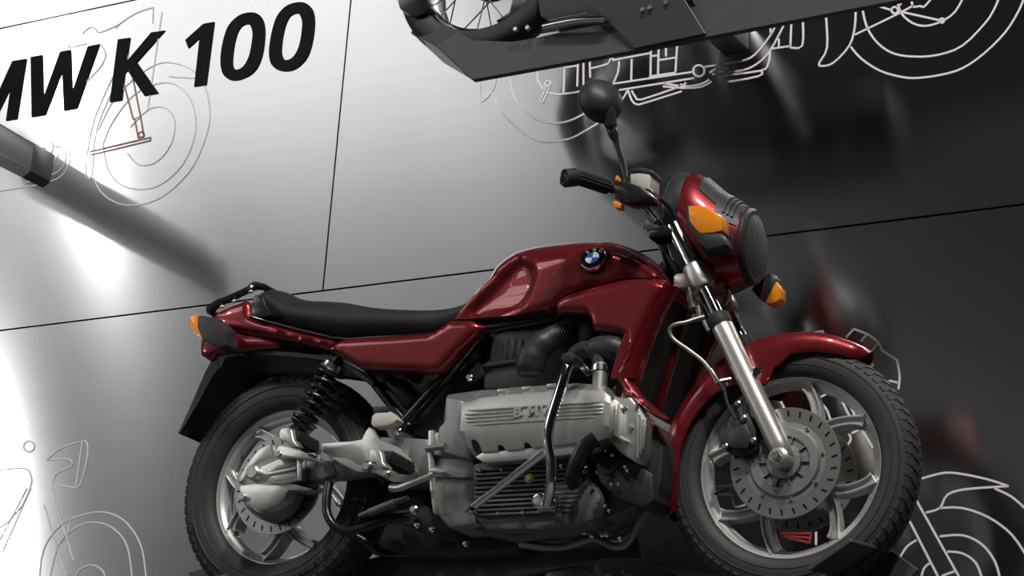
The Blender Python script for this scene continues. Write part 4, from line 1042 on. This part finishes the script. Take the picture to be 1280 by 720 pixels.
for a, b in ((804, 12.5), (813, 10), (833, 4), (660, 35), (645, 37)):
    up('bolt', lathe([(0, -.006), (.006, -.006), (.007, .004), (0, .004)], UW(a, b, -.13), D, 10), 'bolt_steel')
for X in (0,):
    up('axle_nut', lathe([(0, -.02), (.014, -.02), (.018, 0), (0, 0)], UC+Vector((0, -.07, 0)), D, 12), 'chrome')

# ================================================================== large lettering on the wall
z1 = 2.768
LET = {
 'M': [[(20, 417), (57, 411), (90, 203), (42, 211), (-26, 362), (-46, 226), (-96, 234), (-132, 441), (-95, 435), (-72, 305), (-54, 428), (-24, 423), (36, 302)]],
 'W': [[(105, 197), (145, 190), (149, 338), (207, 178), (243, 172), (249, 318), (303, 160), (343, 152), (265, 375), (221, 383), (214, 246), (155, 397), (109, 404)]],
 'K': [[(407, 136), (449, 130), (437, 213), (522, 112), (570, 105), (472, 215), (547, 322), (499, 331), (440, 243), (431, 253), (420, 346), (379, 353)]],
 '1': [[(640, 138), (703, 82), (740, 75), (712, 293), (671, 299), (690, 130), (651, 166)]],
 '0': [[(880, 43), (905, 62), (915, 105), (907, 185), (882, 243), (840, 271), (800, 277), (772, 258), (762, 215), (769, 150), (790, 88), (832, 50)], [(858, 82), (870, 98), (873, 125), (862, 190), (842, 228), (819, 241), (806, 232), (803, 205), (812, 140), (830, 95)]],
 '0b': [[(1045, 7), (1075, 25), (1087, 68), (1080, 140), (1060, 200), (1020, 238), (975, 245), (942, 228), (930, 187), (938, 118), (958, 55), (995, 17)], [(1028, 45), (1041, 60), (1045, 90), (1035, 155), (1015, 195), (990, 208), (977, 198), (972, 170), (981, 105), (1000, 58)]],
}
sign = empty('wall_lettering', UW(150, 130, WALL_Y)); tag(sign, 'large dark lettering reading BMW K 100 on the steel wall', 'lettering')
for ch, loops in LET.items():
    Ls = []
    for lp in loops:
        P = [UW(a/z1, b/z1, WALL_Y-.004)-sign.location for a, b in lp]
        if ch[0] == '0': P = catmull(P, 4, True)
        Ls.append(P)
    if len(Ls) == 1: v, f = prism(Ls[0], [p+Vector((0, .004, 0)) for p in Ls[0]]); 
    else:
        O, I = Ls
        k = 48
        def res_(P):
            seg = [(P[(i+1) % len(P)]-P[i]).length for i in range(len(P))]; tot = sum(seg); out = []; i = 0; acc = 0
            for j in range(k):
                t = tot*j/k
                while acc+seg[i] < t: acc += seg[i]; i += 1
                out.append(P[i].lerp(P[(i+1) % len(P)], (t-acc)/seg[i]))
            return out
        O, I = res_(O), res_(I)
        v = O+I+[p+Vector((0, .004, 0)) for p in O]+[p+Vector((0, .004, 0)) for p in I]; f = []
        for j in range(k):
            n_ = (j+1) % k; f += [(j, n_, k+n_, k+j), (j, 2*k+j, 2*k+n_, n_), (k+j, k+n_, 3*k+n_, 3*k+j)]
    o = obj('letter', v, f, 'letter_black', sign, smooth=False); o['label'] = 'dark letter '+ch[0] if ch[0] not in '01' else 'dark digit '+ch[0]

b0 = UW(-268/z1, 464/z1, WALL_Y-.004)-sign.location; kh = (UW(407/z1, 136/z1, WALL_Y)-UW(379/z1, 353/z1, WALL_Y)).z
v, f = text_mesh('B', 1, .0, .02)
x0 = min(p.x for p in v); y0 = min(p.y for p in v); hh = max(p.y for p in v)-y0; k_ = kh/hh
fr = [b0+Vector(((p.x-x0)*k_, 0, (p.y-y0)*k_)) for p in v]
o = obj('letter', fr, f, 'letter_black', sign, smooth=False); o['label'] = 'dark letter B'
md = o.modifiers.new('thickness', 'SOLIDIFY'); md.thickness = .004; md.offset = 0

# ================================================================== line drawings on the wall
def strokes(root, org, sc, lines, mt='line_white', wd=.0029, smooth=3):
    for ln in lines:
        closed = ln[0] == ln[-1] and len(ln) > 3
        P = [UW(org[0]+a/sc, org[1]+b/sc, WALL_Y-.002) for a, b in ln]
        if smooth and len(P) > 2: P = catmull(P, smooth)
        v = []; f = []
        for i, p in enumerate(P):
            d = (P[min(i+1, len(P)-1)]-P[max(i-1, 0)]); d = Vector((d.x, 0, d.z)).normalized(); n_ = Vector((-d.z, 0, d.x))*wd
            for q in (p+n_, p-n_, p-n_+Vector((0, .0015, 0)), p+n_+Vector((0, .0015, 0))): v.append(q-root.location)
        m_ = len(P)
        for i in range(m_-1):
            for k in range(4): f.append((i*4+k, i*4+(k+1) % 4, (i+1)*4+(k+1) % 4, (i+1)*4+k))
        f += [(3, 2, 1, 0), tuple((m_-1)*4+k for k in range(4))]
        obj('outline_stroke', v, f, mt, root, smooth=False)
def circ(x, y, r, sy=1, n=16): return [(x+r*math.cos(2*PI*i/n), y+r*sy*math.sin(2*PI*i/n)) for i in range(n+1)]
def drawing(px, label):
    o = empty('line_drawing', UW(px[0], px[1], WALL_Y)); tag(o, label, 'drawing', 'motorcycle line drawings on the wall'); return o
d1 = drawing((850, 90), 'white line drawing of a motorcycle behind the upper console')
Z2 = [[(430, 370), (470, 450), (540, 520), (600, 557), (660, 567), (740, 555), (800, 525), (870, 480), (950, 400), (972, 362)],
 [(505, 290), (513, 370), (558, 440), (610, 478), (680, 492), (740, 483), (800, 455)], [(612, 275), (615, 318), (637, 357)], [(655, 370), (700, 377), (770, 368)],
 [(385, 315), (383, 400), (410, 390), (440, 345), (447, 305)], circ(655, 333, 11), circ(632, 400, 8), [(648, 345), (630, 392)], [(660, 348), (640, 398)]]
strokes(d1, (480, 0), 3.2, Z2)
Z2b = [[(722, 255), (717, 375)], [(717, 375), (785, 365), (797, 345)], [(722, 270), (775, 262)], [(775, 248), (772, 345)], [(797, 245), (797, 345)], [(822, 240), (824, 310)], [(825, 273), (895, 255), (905, 225)],
 [(918, 243), (917, 218), (1000, 204)], [(918, 240), (1065, 212)], [(940, 245), (935, 290), (915, 335)], [(990, 235), (988, 320)], [(1067, 195), (1065, 305)], [(1098, 190), (1095, 300)], [(1127, 185), (1127, 225)], [(1172, 175), (1165, 290)],
 [(1100, 240), (1165, 230)], [(1066, 225), (1096, 221)], [(915, 335), (1230, 288)], [(940, 360), (1240, 312)], [(1060, 306), (1165, 290)],
 [(975, 360), (990, 400), (1010, 417), (1040, 412), (1190, 365)], [(990, 362), (1005, 387), (1030, 398), (1170, 350)], [(1115, 345), (1200, 352), (1270, 347), (1310, 325)], [(1120, 333), (1200, 345), (1265, 337), (1300, 318)], [(1190, 335), (1175, 350)], [(1208, 330), (1192, 345)]]
strokes(d1, (480, 0), 3.2, Z2b, smooth=2)
strokes(d1, (860, 0), 3, [circ(40, 265, 21), [(62, 250), (190, 230), (250, 205), (310, 130), (328, 92)], [(90, 278), (150, 270), (230, 255), (300, 200), (362, 88)], [(115, 285), (130, 308), (265, 285), (275, 265)], [(112, 285), (270, 265), (300, 240), (308, 190)], [(118, 180), (118, 240)], [(387, 85), (383, 178)], [(383, 178), (428, 171), (430, 75)], [(340, 145), (340, 175)], [(310, 183), (385, 172)], [(308, 95), (310, 128)], [(80, 272), (110, 256), (150, 258)],
 [(517, 58), (521, 178), (492, 235), (500, 247), (545, 235), (605, 170), (625, 100), (628, 38)],
 [(610, 175), (650, 220), (720, 265), (800, 288), (860, 292), (950, 280), (1030, 255), (1110, 200), (1190, 120), (1240, 40), (1262, -15)],
 [(653, 30), (670, 100), (710, 160), (770, 200), (850, 212), (940, 205), (1030, 170), (1115, 85), (1150, 30), (1168, -15)],
 [(785, 8), (800, 50), (840, 85), (890, 97), (950, 80), (1000, 45), (1035, -15)], [(625, 130), (780, 55), (845, 20)], [(710, 22), (765, 38)], [(805, 45), (945, 76)], circ(775, 38, 12), circ(952, 77, 8), [(838, 5), (845, 25), (870, 22), (885, 25), (912, -5)], [(785, 30), (812, -5)]])
d2 = drawing((60, 90), 'pale line drawing of a motorcycle behind the large lettering')
strokes(d2, (0, 0), 2.768, [[(322, 615), (350, 665), (400, 700), (460, 710), (530, 695), (600, 650), (670, 570), (715, 460), (725, 380), (705, 290), (660, 240), (600, 218), (540, 222), (460, 275), (390, 350), (340, 450)],
 [(355, 500), (375, 590), (420, 640), (490, 655), (560, 635), (630, 570), (670, 480), (675, 400), (650, 330), (600, 290), (540, 290), (460, 330), (390, 420), (355, 500)],
 [(440, 530), (480, 570), (540, 560), (590, 500), (605, 430), (590, 390), (560, 370), (510, 380), (450, 440)],
 [(530, 25), (470, 45), (410, 85), (400, 100)], [(530, 25), (528, 80)], [(285, 115), (310, 95), (330, 100), (345, 112), (410, 85)], [(240, 150), (240, 165), (300, 150)], [(345, 150), (365, 190), (340, 240), (280, 300)], [(430, 180), (330, 400), (300, 540)], [(445, 190), (350, 400), (325, 500)], [(295, 545), (297, 600), (308, 618), (318, 600), (325, 500)], [(585, 265), (670, 270)], [(560, 40), (510, 380)]], wd=.0021)
strokes(d2, (0, 130), 4.236, [[(-20, 463), (130, 440), (250, 415), (330, 375), (370, 300), (360, 245), (310, 225), (280, 225)], [(135, 415), (270, 375), (330, 335), (350, 270), (320, 235)], [(160, 370), (260, 330), (310, 270)], [(160, 345), (230, 310), (280, 240), (270, 200)], [(235, 355), (235, 385)], [(190, 240), (240, 232)], [(185, 262), (250, 250)], [(180, 285), (240, 275)], [(175, 308), (220, 298)]], wd=.0021)
strokes(d2, (0, 0), 2.768, [[(428, 290), (460, 412), (485, 402), (455, 250)], [(465, 412), (478, 478)], [(497, 470), (485, 402)], [(478, 478), (497, 470)], circ(488, 466, 10), [(310, 525), (520, 475)], [(520, 475), (520, 486)], [(520, 486), (310, 537)]], 'line_brown', .0026, 0)
d3 = drawing((80, 640), 'pale line drawing of a motorcycle front beside the rear tyre')
strokes(d3, (0, 500), 3.273, [[(160, 740), (178, 610), (255, 505), (390, 458), (480, 475), (540, 530), (580, 610), (597, 730)], [(200, 740), (240, 590), (320, 515), (400, 500), (470, 530), (520, 600), (540, 730)], [(300, 740), (330, 690), (380, 675), (420, 700), (430, 740)],
 [(190, 245), (250, 195), (330, 170), (355, 175), (355, 240), (325, 350), (290, 355), (215, 340)], [(215, 340), (230, 300), (290, 270), (280, 240), (190, 245)], [(335, 172), (310, 350)], [(212, 350), (225, 420), (270, 560), (300, 660)], [(180, 430), (230, 600), (270, 720)], [(285, 490), (270, 600)], [(-10, 287), (100, 280), (125, 310), (125, 350), (90, 430), (30, 500), (-10, 527)], [(125, 360), (10, 620)], [(110, 360), (-10, 590)], circ(118, 190, 22)], wd=.0021)
d4 = drawing((1200, 640), 'white line drawing of a motorcycle front beside the front tyre')
strokes(d4, (1000, 380), 2.118, [[(322, 462), (380, 447), (430, 450), (500, 465), (552, 482)], [(552, 482), (440, 490), (390, 505), (370, 540), (333, 552)], [(515, 488), (560, 510), (600, 545)], [(370, 540), (430, 540), (500, 565), (560, 610), (600, 668)], [(370, 615), (430, 612), (480, 635), (515, 680), (530, 730)], [(390, 655), (430, 660), (465, 685), (483, 730)], [(308, 520), (428, 735)], [(290, 575), (372, 735)], [(265, 670), (283, 642), (308, 625)], [(318, 735), (328, 700), (345, 685)], [(375, 720), (410, 707)]])
d5 = drawing((1090, 470), 'white line drawing of an engine on the wall behind the front wheel')
strokes(d5, (1000, 400), 4.5, [[(258, 98), (302, 50)], [(302, 50), (380, 80), (435, 120), (452, 145), (458, 168)], [(458, 168), (545, 225)], [(545, 225), (560, 310), (553, 390)], [(435, 135), (395, 190), (390, 220), (410, 260)], [(372, 85), (340, 122)], [(500, 340), (548, 352)], [(75, 70), (128, 62)], [(128, 62), (130, 90)], [(60, 420), (140, 490), (165, 545), (178, 575)], [(100, 440), (150, 415)], [(235, 455), (285, 555)], [(280, 480), (312, 545)], [(290, 635), (330, 620)], [(345, 610), (410, 720)], [(275, 640), (285, 670), (270, 700)]])
strokes(d5, (820, 400), 2.25, [[(165, 467), (215, 465), (240, 470)], [(165, 490), (215, 490)], [(215, 500), (222, 525), (250, 520)]])
strokes(d5, (960, 660), 6.4, [[(383, 30), (383, 135)]])
strokes(d5, (960, 660), 6.4, [[(100, 42), (342, 42)], [(120, 62), (342, 78)], [(150, 78), (335, 116)], [(342, 42), (332, 120)]], 'line_red')
d6 = drawing((780, 710), 'short white line drawing below the exhaust pipes')
strokes(d6, (700, 600), 6, [[(465, 675), (485, 720), (495, 760)], circ(525, 730, 24), circ(360, 740, 32)], wd=.0021)
